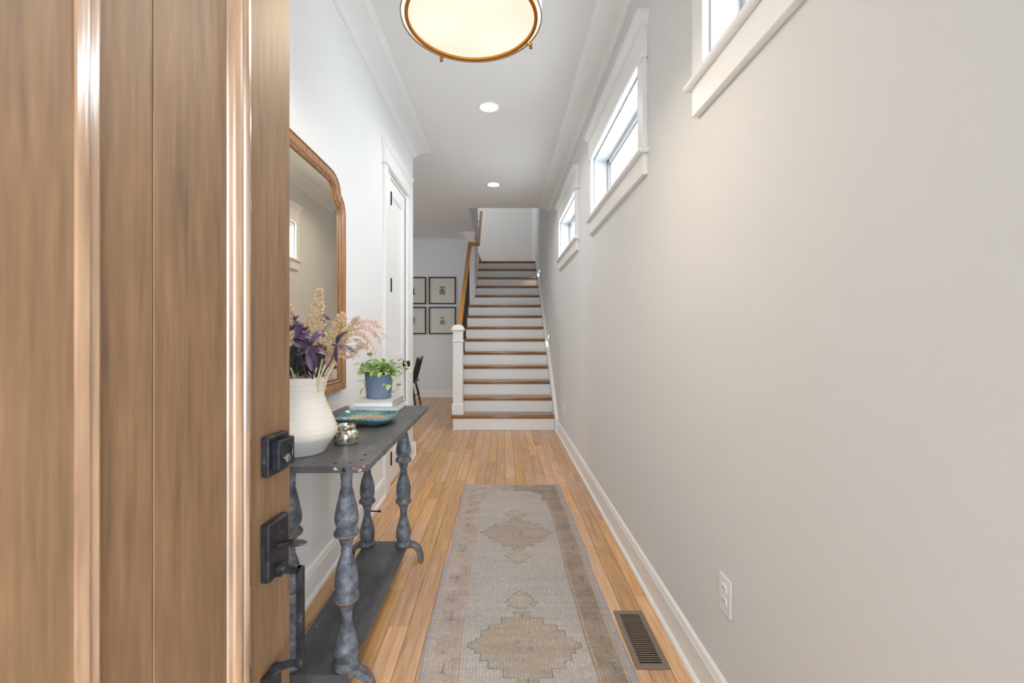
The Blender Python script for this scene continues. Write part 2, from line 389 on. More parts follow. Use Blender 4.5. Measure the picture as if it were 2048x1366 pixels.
for x0, x1, kind in rows:
    y = (-.2 if kind == 'hall' else YC)
    end = (5.76 if x0 > -.62 else KB)
    if kind == 'hall' and x0 < -.62: end = KB
    first = True
    while y < end-.02:
        l = rp.uniform(.35, 1.35)*(rp.uniform(.3, 1) if first else 1); first = False
        y1 = min(end, y+l)
        if end-y1 < .22: y1 = end
        o = build('plank', plank_bm(x0, x1, y, y1, rp.uniform(-.0003, .0003)), M['floor'], floor)
        o.location = ((x0+x1)/2, (y+y1)/2, 0)
        y = y1

box('floor_closet', (XL-.70, XL-.0005, DY0, DY1, -.018, -.0005), M['floor'], kind='structure')
# crown mouldings
CP = [(0, .066), (.011, .066), (.013, .059), (.019, .058), (.022, .053), (.045, .038), (.075, .025), (.105, .0165), (.135, .013), (.147, .013), (.150, .008), (.157, .008), (.160, .005), (.172, .005), (.174, 0), (0, 0)]
def crown(name, side, y0, y1, base, s=1):
    bm = bmesh.new()
    extrude_profile(bm, CP, [lambda a, b_, y=y: Vector((base+side*a*s, y, CH-b_*s)) for y in (y0, y1)])
    build(name, bm, M['trim'], kind='structure', smooth=True)
crown('trim_1', 1, -.055, YC, XL); crown('trim_2', -1, -.055, 6.57, XR); crown('trim_3', -1, 8.08, KB, -.64, .85)
bm = bmesh.new()
extrude_profile(bm, CP, [lambda a, b_, x=x: Vector((x, KB-a*.85, CH-b_*.85)) for x in (-4.6, -.64)])
build('trim_4', bm, M['trim'], kind='structure', smooth=True)
# baseboards with cap bead and quarter-round shoe
BP = [(0, 0), (.029, 0), (.029, .006), (.026, .013), (.021, .018), (.0155, .019), (.0155, .112), (.013, .114), (.013, .122), (.0115, .125), (.0115, .131), (.007, .138), (.004, .140), (0, .140)]
def baseb(name, side, y0, y1, base):
    bm = bmesh.new()
    extrude_profile(bm, BP, [lambda a, b_, y=y: Vector((base+side*a, y, b_)) for y in (y0, y1)])
    return build(name, bm, M['trim'], kind='structure')
def basebx(name, side, x0, x1, base):
    bm = bmesh.new()
    extrude_profile(bm, BP, [lambda a, b_, x=x: Vector((x, base+side*a, b_)) for x in (x0, x1)])
    return build(name, bm, M['trim'], kind='structure')
baseb('baseboard_right', -1, -.055, 5.60, XR); baseb('baseboard_left', 1, -.055, 3.384, XL)
baseb('baseboard_left_end', 1, 4.282, YC+.028, XL)
basebx('baseboard_dining_front', 1, -4.6, XL+.028, YC); basebx('baseboard_back', -1, -4.6, -.64, KB)

# ------------------------------------------------------------------ trim around openings
def sidebox(bm, side, base, y0, y1, o0, o1, z0, z1, bev=.0015):
    bx(bm, base+side*o0, base+side*o1, y0, y1, z0, z1, bev)
CAPP = [(0, 0), (.028, 0), (.030, .004), (.030, .010), (.034, .013), (.045, .032), (.052, .044), (.058, .047), (.058, .058), (0, .058)]
def cap(bm, side, base, y0, y1, z):
    """little cornice with mitred returns"""
    n_ = len(CAPP)
    secs = [lambda a, b_: Vector((base, y0-a+.026 if a else y0+.026, z+b_)),
            lambda a, b_: Vector((base+side*a, y0-a+.026 if a else y0+.026, z+b_)),
            lambda a, b_: Vector((base+side*a, y1+a-.026 if a else y1-.026, z+b_)),
            lambda a, b_: Vector((base, y1+a-.026 if a else y1-.026, z+b_))]
    extrude_profile(bm, CAPP, secs)
def window(idx, a, b):
    root = empty(f'window_{idx}', (XR, (a+b)/2, WZ0), kind='structure')
    root['label'] = ['nearest high transom window, cut by the top of the picture', 'middle high transom window on the right wall', 'farthest high transom window, next to the stairs'][idx-1]
    def P(name, fn, mat, smooth=False):
        bm = bmesh.new(); fn(bm)
        bmesh.ops.translate(bm, verts=bm.verts[:], vec=-Vector((XR, (a+b)/2, WZ0)))
        return build(name, bm, mat, root, smooth=smooth)
    sb = lambda bm, *q, **k: sidebox(bm, -1, XR, *q, **k)
    P('side_casing', lambda bm: sb(bm, a, a+.083, 0, .024, WZ0, WZ1), M['trim'])
    P('side_casing', lambda bm: sb(bm, b-.083, b, 0, .024, WZ0, WZ1), M['trim'])
    P('fillet', lambda bm: sb(bm, a-.014, b+.014, 0, .036, WZ1, WZ1+.020, bev=.006), M['trim'])
    P('frieze_board', lambda bm: sb(bm, a, b, 0, .026, WZ1+.020, WZ1+.155), M['trim'])
    P('head_cap', lambda bm: cap(bm, -1, XR, a, b, WZ1+.155), M['trim'])
    P('stool', lambda bm: sb(bm, a-.028, b+.028, -.10, .046, WZ0-.024, WZ0, bev=.006), M['trim'])
    P('apron', lambda bm: sb(bm, a, b, 0, .024, WZ0-.122, WZ0-.024), M['trim'])
    A, B = a+.083, b-.083
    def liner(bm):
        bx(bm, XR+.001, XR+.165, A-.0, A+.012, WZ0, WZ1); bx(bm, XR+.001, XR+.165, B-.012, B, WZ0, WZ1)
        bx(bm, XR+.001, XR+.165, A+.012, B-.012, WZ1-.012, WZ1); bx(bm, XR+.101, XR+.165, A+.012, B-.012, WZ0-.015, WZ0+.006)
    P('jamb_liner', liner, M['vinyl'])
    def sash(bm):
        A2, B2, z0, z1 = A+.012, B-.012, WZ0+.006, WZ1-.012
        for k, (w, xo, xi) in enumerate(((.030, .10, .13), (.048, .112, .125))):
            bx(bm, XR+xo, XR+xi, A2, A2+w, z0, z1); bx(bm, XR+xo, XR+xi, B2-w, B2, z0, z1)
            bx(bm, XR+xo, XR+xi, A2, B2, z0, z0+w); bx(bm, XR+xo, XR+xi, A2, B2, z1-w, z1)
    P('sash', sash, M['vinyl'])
    P('pane', lambda bm: bx(bm, XR+.117, XR+.120, A+.05, B-.05, WZ0+.04, WZ1-.05), M['glass'])
for i, (a, b) in enumerate(WINS): window(i+1, a, b)

# neighbouring house seen through the panes
hs_ = empty('neighbour_house', (4.4, 1.0, 0), label='pale grey neighbouring house beyond the high windows', cat='house')
def HP(name, f, mat):
    bm = bmesh.new(); f(bm); bmesh.ops.translate(bm, verts=bm.verts[:], vec=(-4.4, -1.0, 0)); build(name, bm, mat, hs_)
HP('house_wall', lambda bm: bx(bm, 5.4, 9.0, 8.0, 20.0, 0, 7.4), M['siding'])
for k in range(9):
    HP('clapboard', lambda bm: bx(bm, 5.37, 5.40, 8.0, 20.0, 5.6+k*.18, 5.6+k*.18+.165), M['siding'])
HP('eave', lambda bm: bx(bm, 5.1, 9.2, 7.8, 20.2, 7.4, 7.55), M['trim'])
box('light_blocker_roof', (-.8, 2.2, -1.3, -.2, 2.55, 2.7), M['trim'], kind='structure')  # unseen roof added to hold back daylight at the doorway
box('wall_light_blocker', (-1.0, -.8, -5.5, -.2, -.3, 4.5), simple('light_blocker_dark', (.11, .12, .13), .9), kind='structure')  # unseen dark wall added to cut doorway light on the right wall
box('exterior_ground', (-6, 9, -7, 14, -.5, -.3), simple('concrete', (.60, .61, .62), .9), kind='structure')

# ------------------------------------------------------------------ closet door on the left wall
d2 = empty('door_2', (XL, (DY0+DY1)/2, 0), kind='structure'); d2['label'] = 'white two-panel closet door with black knob'
def DP(name, f, mat, par=d2, smooth=False):
    bm = bmesh.new(); f(bm); bmesh.ops.translate(bm, verts=bm.verts[:], vec=-Vector((XL, (DY0+DY1)/2, 0)))
    return build(name, bm, mat, par, smooth=smooth)
lb = lambda bm, *q, **k: sidebox(bm, 1, XL, *q, **k)
DP('side_casing', lambda bm: lb(bm, 3.385, 3.472, 0, .024, 0, 2.487), M['trim'])
DP('side_casing', lambda bm: lb(bm, DY1+.0, DY1+.09, 0, .024, 0, 2.487), M['trim'])
DP('jamb_board', lambda bm: lb(bm, 3.472, DY0-.005, 0, .004, 0, 2.487), M['trim'])
DP('fillet', lambda bm: lb(bm, 3.37, DY1+.105, 0, .036, 2.487, 2.505, bev=.006), M['trim'])
DP('frieze_board', lambda bm: lb(bm, 3.385, DY1+.09, 0, .026, 2.505, 2.612), M['trim'])
DP('head_cap', lambda bm: cap(bm, 1, XL, 3.385, DY1+.09, 2.612), M['trim'])
DP('jamb', lambda bm: (lb(bm, DY0-.02, DY0, -.13, .0, 0, 2.46), lb(bm, DY1-.0, DY1+.012, -.13, 0, 0, 2.46)), M['trim'])
DP('plinth_block', lambda bm: lb(bm, DY1-.0, DY1+.096, 0, .030, 0, .02), M['trim'])
def leaf(bm):
    y0, y1 = DY0+.003, DY1-.003
    lb(bm, y0, y0+.105, -.045, -.006, .01, 2.455); lb(bm, y1-.105, y1, -.045, -.006, .01, 2.455)
    for z0, z1 in ((.01, .24), (.86, 1.03), (2.34, 2.455)): lb(bm, y0+.105, y1-.105, -.045, -.006, z0, z1)
leaf_ = DP('door_leaf', leaf, M['trim'])
def panelp(z0, z1):
    def f(bm):
        lb(bm, DY0+.108, DY1-.108, -.040, -.018, z0, z1)
        for q in ((DY0+.108, DY0+.122), (DY1-.122, DY1-.108)): lb(bm, q[0], q[1], -.02, -.010, z0, z1, bev=.003)
        for q in ((z0, z0+.014), (z1-.014, z1)): lb(bm, DY0+.122, DY1-.122, -.02, -.010, q[0], q[1], bev=.003)
    return f
DP('door_panel', panelp(.24, .86), M['trim']); DP('door_panel', panelp(1.03, 2.34), M['trim'])
for z in (.22, .91, 1.60, 2.29):
    DP('hinge', lambda bm: (lathe(bm, [(.0065, z-.052), (.0065, z+.052), (.004, z+.054), (.003, z+.058)], 10, XL+.008, DY0+.0, 0)), M['black'])
def knob(bm):
    prof = [(.030, 0), (.030, .006), (.012, .010), (.010, .022), (.014, .028), (.026, .034), (.030, .044), (.027, .054), (.015, .060), (.002, .061)]
    lathe(bm, prof, 24)
    bmesh.ops.rotate(bm, verts=bm.verts[:], matrix=Matrix.Rotation(PI/2, 3, 'Y'))
    bmesh.ops.translate(bm, verts=bm.verts[:], vec=(XL-.006, DY1-.062, .943))
DP('door_knob', knob, M['black'], smooth=True)
# door stop on the baseboard
bm = bmesh.new(); prof = [(.011, 0), (.011, .004), (.0045, .006), (.0045, .058), (.008, .060), (.008, .072), (.006, .075)]
lathe(bm, prof, 12); bmesh.ops.rotate(bm, verts=bm.verts[:], matrix=Matrix.Rotation(PI/2, 3, 'Y'))
tag(build('door_stop', bm, M['black'], smooth=True, loc=(XL+.0155, 3.0, .045)), 'small black door stop on the left baseboard behind the console table', 'door stop')

# ------------------------------------------------------------------ entry door (open, seen at a grazing angle)
TH = math.radians(5); E = Vector((-.4035, .864, 0))
d1 = empty('door_1', E, 0, kind='structure'); d1['label'] = 'open brown stained wooden entry door with dark bronze handle'
d1.rotation_euler = (0, 0, -TH)      # local -Y runs from the free edge to the hinge, local +X is the outside face normal
def FD(name, f, mat, par=d1, smooth=False):
    bm = bmesh.new(); f(bm); return build(name, bm, mat, par, smooth=smooth)
DW, T, Z0, Z1 = .914, .044, .012, 2.10
ST = .125
FD('stile', lambda bm: bx(bm, -T, 0, -ST, 0, Z0, Z1, .0015), M['door'])
FD('stile', lambda bm: bx(bm, -T, 0, -DW, -DW+ST, Z0, Z1, .0015), M['door'])
FD('mullion', lambda bm: bx(bm, -T, 0, -.506, -.396, Z0+.2, Z1-.13, .0015), M['door'])
FD('bottom_rail', lambda bm: bx(bm, -T, 0, -DW+ST, -ST, Z0, .22, .0015), M['door'])
FD('top_rail', lambda bm: bx(bm, -T, 0, -DW+ST, -ST, 1.97, Z1, .0015), M['door'])
for (p0, p1) in ((.125, .396), (.506, .789)):
    mid = [p0, p0+.168, p1]
    for k in range(2):
        FD('panel_board', lambda bm: bx(bm, -.030, -.011, -mid[k+1]+(.0011), -mid[k]-.0011, .22, 1.97, .0004), M['door'])
    FD('groove_backing', lambda bm: bx(bm, -.034, -.0305, -p1, -p0, .22, 1.97), M['door'])
    # raised moulding round each panel (profile: distance from the panel edge, height)
    MP = [(-.004, -.003), (-.004, .004), (.001, .0065), (.006, .007), (.009, .0045), (.011, .001), (.014, .0025), (.019, .004), (.024, .001), (.027, -.004), (.030, -.006), (.033, -.008), (.034, -.011), (-.0, -.011)]
    def mould(bm):
        a_, b_, c_, e_ = -p1, -p0, .22, 1.97
        extrude_profile(bm, MP, [lambda u, h: Vector((h, b_-u, c_+u)), lambda u, h: Vector((h, b_-u, e_-u)),
                                 lambda u, h: Vector((h, a_+u, e_-u)), lambda u, h: Vector((h, a_+u, c_+u)), lambda u, h: Vector((h, b_-u, c_+u))], cap=False)
    FD('panel_moulding', mould, M['mould'], smooth=True)
# deadbolt
zdb = 1.213-(910.5-668)*.79/910
def quadplate(bm, y0, y1, z0, z1, x0, x1, bev): bx(bm, x0, x1, y0, y1, z0, z1, bev)
db = FD('deadbolt', lambda bm: (bx(bm, 0, .0145, -.0915, -.0290, zdb-.0345, zdb+.0345, .0022), bx(bm, .0145, .0185, -.078, -.036, zdb-.024, zdb+.024)), M['bronze'])
FD('cylinder_plate', lambda bm: bx(bm, .0185, .0285, -.0830, -.0330, zdb-.0235, zdb+.0265, .002), M['bronze'], db)
def cyl(bm):
    lathe(bm, [(.0175, .0), (.0175, .0012), (.0150, .0022), (.0145, .0012)], 28, cap=False)
    bmesh.ops.rotate(bm, verts=bm.verts[:], matrix=Matrix.Rotation(PI/2, 3, 'Y')); bmesh.ops.translate(bm, verts=bm.verts[:], vec=(.0284, -.0585, zdb+.001))
FD('cylinder_ring', cyl, M['bronze'], db, True)
def key(bm):
    lathe(bm, [(.0072, 0), (.0072, .002), (.005, .0028), (.0, .0028)], 20)
    bmesh.ops.rotate(bm, verts=bm.verts[:], matrix=Matrix.Rotation(PI/2, 3, 'Y')); bmesh.ops.translate(bm, verts=bm.verts[:], vec=(.0284, -.0585, zdb-.008))
FD('keyway', key, M['steel'], db, True)
FD('key_slot', lambda bm: bx(bm, .0310, .0317, -.0592, -.0578, zdb-.0135, zdb-.0035), M['dark'], db)
# handle set
def zp(y, Zd=.79): return 1.213-(y-668)*Zd/910
ht, hb = zp(1050, .775), zp(1166.5, .775)
hd = FD('handle_set', lambda bm: bx(bm, 0, .0155, -.0925, -.0300, hb, ht, .002), M['bronze'])
def lever(bm):
    z = zp(1090)
    tube(bm, [(.0155, -.062, z-.006), (.028, -.062, z-.001), (.040, -.062, z+.001)], [.006, .005, .005], 10)
    pts = []
    n0 = len(bm.verts)
    lathe(bm, [(.001, -.0012), (.9, -.0012), (1.0, 0), (.9, .0012), (.001, .0012)], 24)
    bm.verts.ensure_lookup_table()
    for v in bm.verts[n0:]:
        v.co = Vector((.050+v.co.x*.0165, -.062+v.co.y*.0125, z+.0+v.co.z*1.0 - (v.co.x*.0)))
FD('thumb_lever', lever, M['bronze'], hd, True)
gy = -.058
def grip(bm):
    za, zb = zp(1147), zp(1336)
    bx(bm, .0155, .056, gy-.006, gy+.006, za-.0055, za+.0065, .0015)
    bx(bm, .0465, .0585, gy-.006, gy+.006, zb-.006, za+.0065, .0015)
    # lower return bends back to a foot on the door
    tube(bm, [(.052, gy, zb), (.035, gy, zb-.001), (.02, gy-.004, zb-.004), (.006, gy-.012, zb-.012)], [.0075, .0075, .008, .009], 4)
FD('grip', grip, M['bronze'], hd)
FD('grip_collar', lambda bm: (lathe(bm, [(.013, 0), (.013, .003), (.009, .006)], 20), bmesh.ops.rotate(bm, verts=bm.verts[:], matrix=Matrix.Rotation(PI/2, 3, 'Y')), bmesh.ops.translate(bm, verts=bm.verts[:], vec=(.0155, gy, zp(1147)))), M['bronze'], hd, True)
FD('grip_foot', lambda bm: bx(bm, 0, .013, gy-.035, gy+.010, zp(1336)-.060, zp(1336)-.006, .002), M['bronze'], hd)

# ------------------------------------------------------------------ staircase
NZ, RUN, RISE = 5.72, .254, .19
st = empty('staircase', (0, NZ, 0), label='straight white staircase with oak treads at the end of the hall', cat='staircase')
def SP(name, f, mat, par=st, smooth=False):
    bm = bmesh.new(); f(bm); bmesh.ops.translate(bm, verts=bm.verts[:], vec=(0, -NZ, 0)); return build(name, bm, mat, par, smooth=smooth)
SX = .650
for n_ in range(1, 15):
    z = RISE*n_; y = NZ+RUN*(n_-1)
    xl = -.655 if n_ == 1 else (-.625 if n_ < 10 else -.489)
    depth = RUN+.026 if n_ < 14 else .10
    SP('tread', lambda bm: (bx(bm, xl, SX, y, y+depth, z-.030, z, .010, seg=3), bx(bm, xl+.006, SX, y+.010, y+.026, z-.044, z-.029, .005, seg=2)), M['tread'], smooth=True)
    xr = -.625 if n_ < 10 else -.489
    SP('riser', lambda bm: bx(bm, xr, SX, y+.024, y+.042, z-RISE, z-.027), M['trim'])
SP('base_moulding', lambda bm: bx(bm, -.63, SX, NZ+.012, NZ+.024, 0, .016, .005), M['trim'])
# closed side below the open treads, saw-toothed
def sidewall(bm):
    pts = [(NZ+.03, 0)]
    for n_ in range(1, 10):
        pts += [(NZ+.03+RUN*(n_-1), RISE*n_-.028), (NZ+.03+RUN*n_, RISE*n_-.028)]
    pts += [(8.06, 0)]
    a = [bm.verts.new((-.625, y, z)) for y, z in pts]; b_ = [bm.verts.new((-.600, y, z)) for y, z in pts]
    k = len(pts)
    for i in range(k): bm.faces.new((a[i], a[(i+1) % k], b_[(i+1) % k], b_[i]))
    bm.faces.new(a[::-1]); bm.faces.new(b_); bmesh.ops.recalc_face_normals(bm, faces=bm.faces[:])
SP('side_panel', sidewall, M['trim'])
def skirt(bm):
    y0, y1, z0 = 5.60, 9.10, .165
    s_ = .752
    pts = [(y0, 0), (y0, z0), (y1, z0+(y1-y0)*s_), (y1, z0+(y1-y0)*s_-.42), (y0+.45, 0)]
    a = [bm.verts.new((SX, y, z)) for y, z in pts]; b_ = [bm.verts.new((XR-.001, y, z)) for y, z in pts]
    k = len(pts)
    for i in range(k): bm.faces.new((a[i], a[(i+1) % k], b_[(i+1) % k], b_[i]))
    bm.faces.new(a[::-1]); bm.faces.new(b_); bmesh.ops.recalc_face_normals(bm, faces=bm.faces[:])
SP('skirt_board', skirt, M['trim'])
def skirtl(bm):
    y0, y1 = 8.06, 9.07; z0 = .16+(y0-5.6)*.752
    pts = [(y0, z0-.3), (y0, z0), (y1, z0+(y1-y0)*.752), (y1, z0+(y1-y0)*.752-.42)]
    a = [bm.verts.new((-.489, y, z)) for y, z in pts]; b_ = [bm.verts.new((-.475, y, z)) for y, z in pts]
    for i in range(4): bm.faces.new((a[i], a[(i+1) % 4], b_[(i+1) % 4], b_[i]))
    bm.faces.new(a[::-1]); bm.faces.new(b_); bmesh.ops.recalc_face_normals(bm, faces=bm.faces[:])
SP('skirt_board', skirtl, M['trim'])
# newel post
NX, NY = -.568, 5.835
def sq(bm, hw, z0, z1, bev=0): bx(bm, NX-hw, NX+hw, NY-hw, NY+hw, z0, z1, bev)
def newel(bm):
    sq(bm, .074, .19, .315, .002); 
    # chamfered top of the plinth
    r_ = bmesh.ops.create_cone(bm, segments=4, radius1=.074*1.414, radius2=.064*1.414, depth=.02, cap_ends=True)
    bmesh.ops.rotate(bm, verts=r_['verts'], matrix=Matrix.Rotation(PI/4, 3, 'Z')); bmesh.ops.translate(bm, verts=r_['verts'], vec=(NX, NY, .325))
    sq(bm, .062, .315, 1.245, .002)
nw = SP('newel_post', newel, M['trim'])
def frus(bm, r1, r2, z0, z1):
    r_ = bmesh.ops.create_cone(bm, segments=4, radius1=r1*1.414, radius2=r2*1.414, depth=z1-z0, cap_ends=True)
    bmesh.ops.rotate(bm, verts=r_['verts'], matrix=Matrix.Rotation(PI/4, 3, 'Z')); bmesh.ops.translate(bm, verts=r_['verts'], vec=(NX, NY, (z0+z1)/2))
def collar(bm): frus(bm, .063, .076, 1.108, 1.120); frus(bm, .076, .072, 1.120, 1.128); frus(bm, .072, .063, 1.128, 1.136)
SP('newel_collar', collar, M['trim'], nw)
def ncap(bm):
    frus(bm, .064, .069, 1.238, 1.250); frus(bm, .069, .076, 1.250, 1.262); sq(bm, .087, 1.262, 1.274, .003); frus(bm, .078, .068, 1.274, 1.302)
    frus(bm, .068, .052, 1.302, 1.322); frus(bm, .052, .025, 1.322, 1.333)
SP('newel_cap', ncap, M['trim'], nw, smooth=False)
# rails
RZ = lambda y: 2.79+.748*(y-8.02)
def railbar(bm, p, q, w=.031, h=.032):
    p, q = Vector(p), Vector(q); d = (q-p).normalized(); s_ = d.cross(Vector((0, 0, 1))).normalized(); u = s_.cross(d)
    pr = [(-w, -h), (w, -h), (w, h*.55), (w*.75, h), (-w*.75, h), (-w, h*.55)]
    extrude_profile(bm, pr, [lambda a, b_: p+s_*a+u*b_, lambda a, b_: q+s_*a+u*b_])
SP('handrail', lambda bm: (railbar(bm, (-.575, 5.86, RZ(5.86)), (-.575, 8.05, RZ(8.05)))), M['rail'])
SP('handrail', lambda bm: (railbar(bm, (-.60, 8.025, RZ(8.03)), (-.40, 8.025, RZ(8.03)), .026, .030)), M['rail'])
SP('handrail', lambda bm: (railbar(bm, (-.427, 8.02, RZ(8.03)-.01), (-.427, 9.16, RZ(9.16)+.02), .026, .030)), M['rail'])
for y in (8.35, 8.98):
    SP('rail_bracket', lambda bm: (tube(bm, [(-.489, y, RZ(y)-.07), (-.45, y, RZ(y)-.075), (-.427, y, RZ(y)-.035)], .007, 6)), M['black'])
for n_ in range(2, 10):
    for dy in (.065, .192):
        y = NZ+RUN*(n_-1)+dy
        if y > 8.0: continue
        zt, zb = RZ(y)-.03, RISE*n_
        SP('baluster', lambda bm: (bx(bm, -.593, -.577, y-.008, y+.008, zb, zt), bx(bm, -.599, -.571, y-.014, y+.014, zb, zb+.02, .004)), M['iron'])
# start of the second flight on the landing (turns left along the back wall)
s2 = empty('upper_staircase', (-.62, 9.9, 2.66), label='start of the upper flight turning left on the landing', cat='staircase')
for k in range(4):
    bm = bmesh.new(); bx(bm, -.20-.25*(k+1), -.20-.25*k+.02, -.42, .66, RISE*(k+1)-.027, RISE*(k+1), .006); build('tread', bm, M['tread'], s2)
    bm = bmesh.new(); bx(bm, -.20-.25*k-.018, -.20-.25*k, -.42, .66, RISE*k, RISE*(k+1)-.027); build('riser', bm, M['trim'], s2)
bm = bmesh.new(); railbar(bm, (.195, -.42, .0), (-.35, -.42, 1.1), .02, .03); build('handrail', bm, M['rail'], s2)

# ------------------------------------------------------------------ ceiling lights
def canlight(x, y, label):
    r_ = empty('recessed_light', (x, y, CH), label=label, cat='ceiling light', group='recessed ceiling lights')
    bm = bmesh.new(); lathe(bm, [(.094, 0), (.094, -.002), (.088, -.006), (.074, -.007), (.070, -.004), (.066, .0)], 40, cap=False); build('trim_ring', bm, M['trim'], r_, smooth=True)
    bm = bmesh.new(); lathe(bm, [(.0001, -.0035), (.069, -.0035)], 32, cap=False); build('lens', bm, M['canlight'], r_)
    l = bpy.data.lights.new('recessed_bulb', 'AREA'); l.shape = 'DISK'; l.size = .13; l.energy = 7; l.color = (1, .95, .89); l.spread = 2.6
    lo = bpy.data.objects.new('recessed_bulb', l); C.objects.link(lo); lo.location = (x, y, CH-.012)
canlight(-.108, 3.64, 'nearer round recessed light in the hall ceiling, behind the drum lamp')
canlight(-.11, 5.53, 'farther round recessed light in the hall ceiling, closest to the stairs')
# drum lamp
DX, DY, DZ_ = -.105, 1.55, 2.28
dl = empty('drum_lamp', (DX, DY, DZ_), label='round linen drum ceiling lamp with brass ring and warm diffuser', cat='ceiling light')
def lp(name, prof, mat, seg=64, cap=False, par=dl):
    bm = bmesh.new(); lathe(bm, prof, seg, cap=cap); return build(name, bm, mat, par, smooth=True)
lp('shade', [(.237, .0), (.240, .27), (.2375, .27), (.2345, .0), (.237, .0)], M['shade'])
lp('shade_lip', [(.2345, -.001), (.2392, -.001), (.2392, .004), (.2345, .004), (.2345, -.001)], simple('shade_edge_tape', srgb(150, 140, 126), .8))
lp('inner_glow', [(.219, .010), (.2340, .012)], M['shadein'])
lp('diffuser', [(.0001, .004), (.214, .004)], M['diff'])
lp('top_diffuser', [(.0001, .262), (.237, .262)], M['shade'])
lp('brass_ring', [(.213, -.004), (.225, -.004), (.225, .012), (.213, .012), (.213, -.004)], M['brass'])
for a in (32, 122, 212, 302):
    c_, s_ = math.cos(math.radians(a)), math.sin(math.radians(a))
    bm = bmesh.new(); tube(bm, [(c_*.219, s_*.219, .000), (c_*.247, s_*.247, .000)], .0048, 10)
    n0 = len(bm.verts); tube(bm, [(c_*.247, s_*.247, .004), (c_*.247, s_*.247, -.012)], .0065, 12)
    build('brass_finial', bm, M['brass'], dl, smooth=True)
bm = bmesh.new(); lathe(bm, [(.008, .26), (.008, CH-DZ_-.02)], 12); build('stem', bm, M['brass'], dl, smooth=True)
bm = bmesh.new(); lathe(bm, [(.065, CH-DZ_-.022), (.065, CH-DZ_-.002), (.06, CH-DZ_)], 32); build('canopy', bm, M['brass'], dl, smooth=True)
l = bpy.data.lights.new('drum_bulb', 'AREA'); l.shape = 'DISK'; l.size = .40; l.energy = 9; l.color = (1, .84, .64)
lo = bpy.data.objects.new('drum_bulb', l); C.objects.link(lo); lo.location = (DX, DY, DZ_-.006)
# added lamps out of view, brightening the dining area and stair landing
for (x, y, z, e, c) in ((-3.0, 6.6, CH-.02, 7, (1, .80, .60)), (-.2, 9.8, 5.55, 7, (1, .92, .82))):
    l = bpy.data.lights.new('room_fill', 'AREA'); l.shape = 'DISK'; l.size = .3; l.energy = e; l.color = c
    lo = bpy.data.objects.new('room_fill', l); C.objects.link(lo); lo.location = (x, y, z)
# step lights in the right wall
for (y, z, lb_) in ((6.80, 1.175, 'lower small round step light in the wall above the stairs'), (8.45, 2.38, 'upper small round step light in the wall above the stairs')):
    r_ = empty('step_light', (XR, y, z), label=lb_, cat='step light', group='step lights beside the stairs')
    for nm, pr, mt in (('bezel', [(.034, 0), (.034, .003), (.026, .005), (.024, .004)], M['plastic']), ('lens', [(.0001, .0042), (.024, .0042)], M['stepl'])):
        bm = bmesh.new(); lathe(bm, pr, 20, cap=False); bmesh.ops.rotate(bm, verts=bm.verts[:], matrix=Matrix.Rotation(-PI/2, 3, 'Y')); build(nm, bm, mt, r_, smooth=True)
    l = bpy.data.lights.new('step_bulb', 'SPOT'); l.energy = 1.6; l.color = (1, .84, .6); l.spot_size = 1.2; l.shadow_soft_size = .02
    lo = bpy.data.objects.new('step_bulb', l); C.objects.link(lo); lo.location = (XR-.03, y, z)
    lo.rotation_euler = Vector((-.45, .05, -.9)).to_track_quat('-Z', 'Y').to_euler()

# ------------------------------------------------------------------ outlets and switch on the right wall
def wallthing(name, y, z, label, cat, group=None):
    return empty(name, (XR, y, z), label=label, cat=cat, group=group)
def outlet(y, z, label):
    r_ = wallthing('wall_outlet', y, z, label, 'outlet', 'outlets in the right wall')
    box('cover_plate', (-.0065, 0, -.036, .036, -.058, .058), M['plastic'], r_, .0025, seg=2)
    for dz in (.0195, -.0195):
        bm = bmesh.new(); ang = [2*PI*k/28 for k in range(28)]
        prof_ = [(.0172*math.cos(a_), max(-.0140, min(.0140, .0172*math.sin(a_)))) for a_ in ang]
        extrude_profile(bm, prof_, [lambda a, b_: Vector((-.006, a, dz+b_)), lambda a, b_: Vector((-.0092, a, dz+b_)), lambda a, b_: Vector((-.0100, a*.94, dz+b_*.94))])
        s_ = build('socket', bm, M['plastic'], r_)
        for dy in (-.006, .006): box('slot', (-.0104, -.0098, dy-.0011, dy+.0011, dz-.001, dz+.007), M['slotshade'], s_)
    bm = bmesh.new(); lathe(bm, [(.003, 0), (.002, .001)], 10); bmesh.ops.rotate(bm, verts=bm.verts[:], matrix=Matrix.Rotation(-PI/2, 3, 'Y')); bmesh.ops.translate(bm, verts=bm.verts[:], vec=(-.0065, 0, 0)); build('screw', bm, M['plastic'], r_)
outlet(1.406, .406, 'white double outlet low on the right wall, nearest the camera')
outlet(5.06, .385, 'white double outlet low on the right wall near the stairs')
r_ = wallthing('light_switch', 5.70, 1.165, 'white light switch plate on the right wall by the stairs', 'light switch')
box('cover_plate', (-.0065, 0, -.036, .036, -.070, .070), M['plastic'], r_, .0025)
box('rocker', (-.010, -.0065, -.017, .017, .002, .034), M['plastic'], r_, .001)
box('dimmer_slot', (-.0085, -.0065, -.012, .012, -.05, -.006), M['register'], r_, .0005)

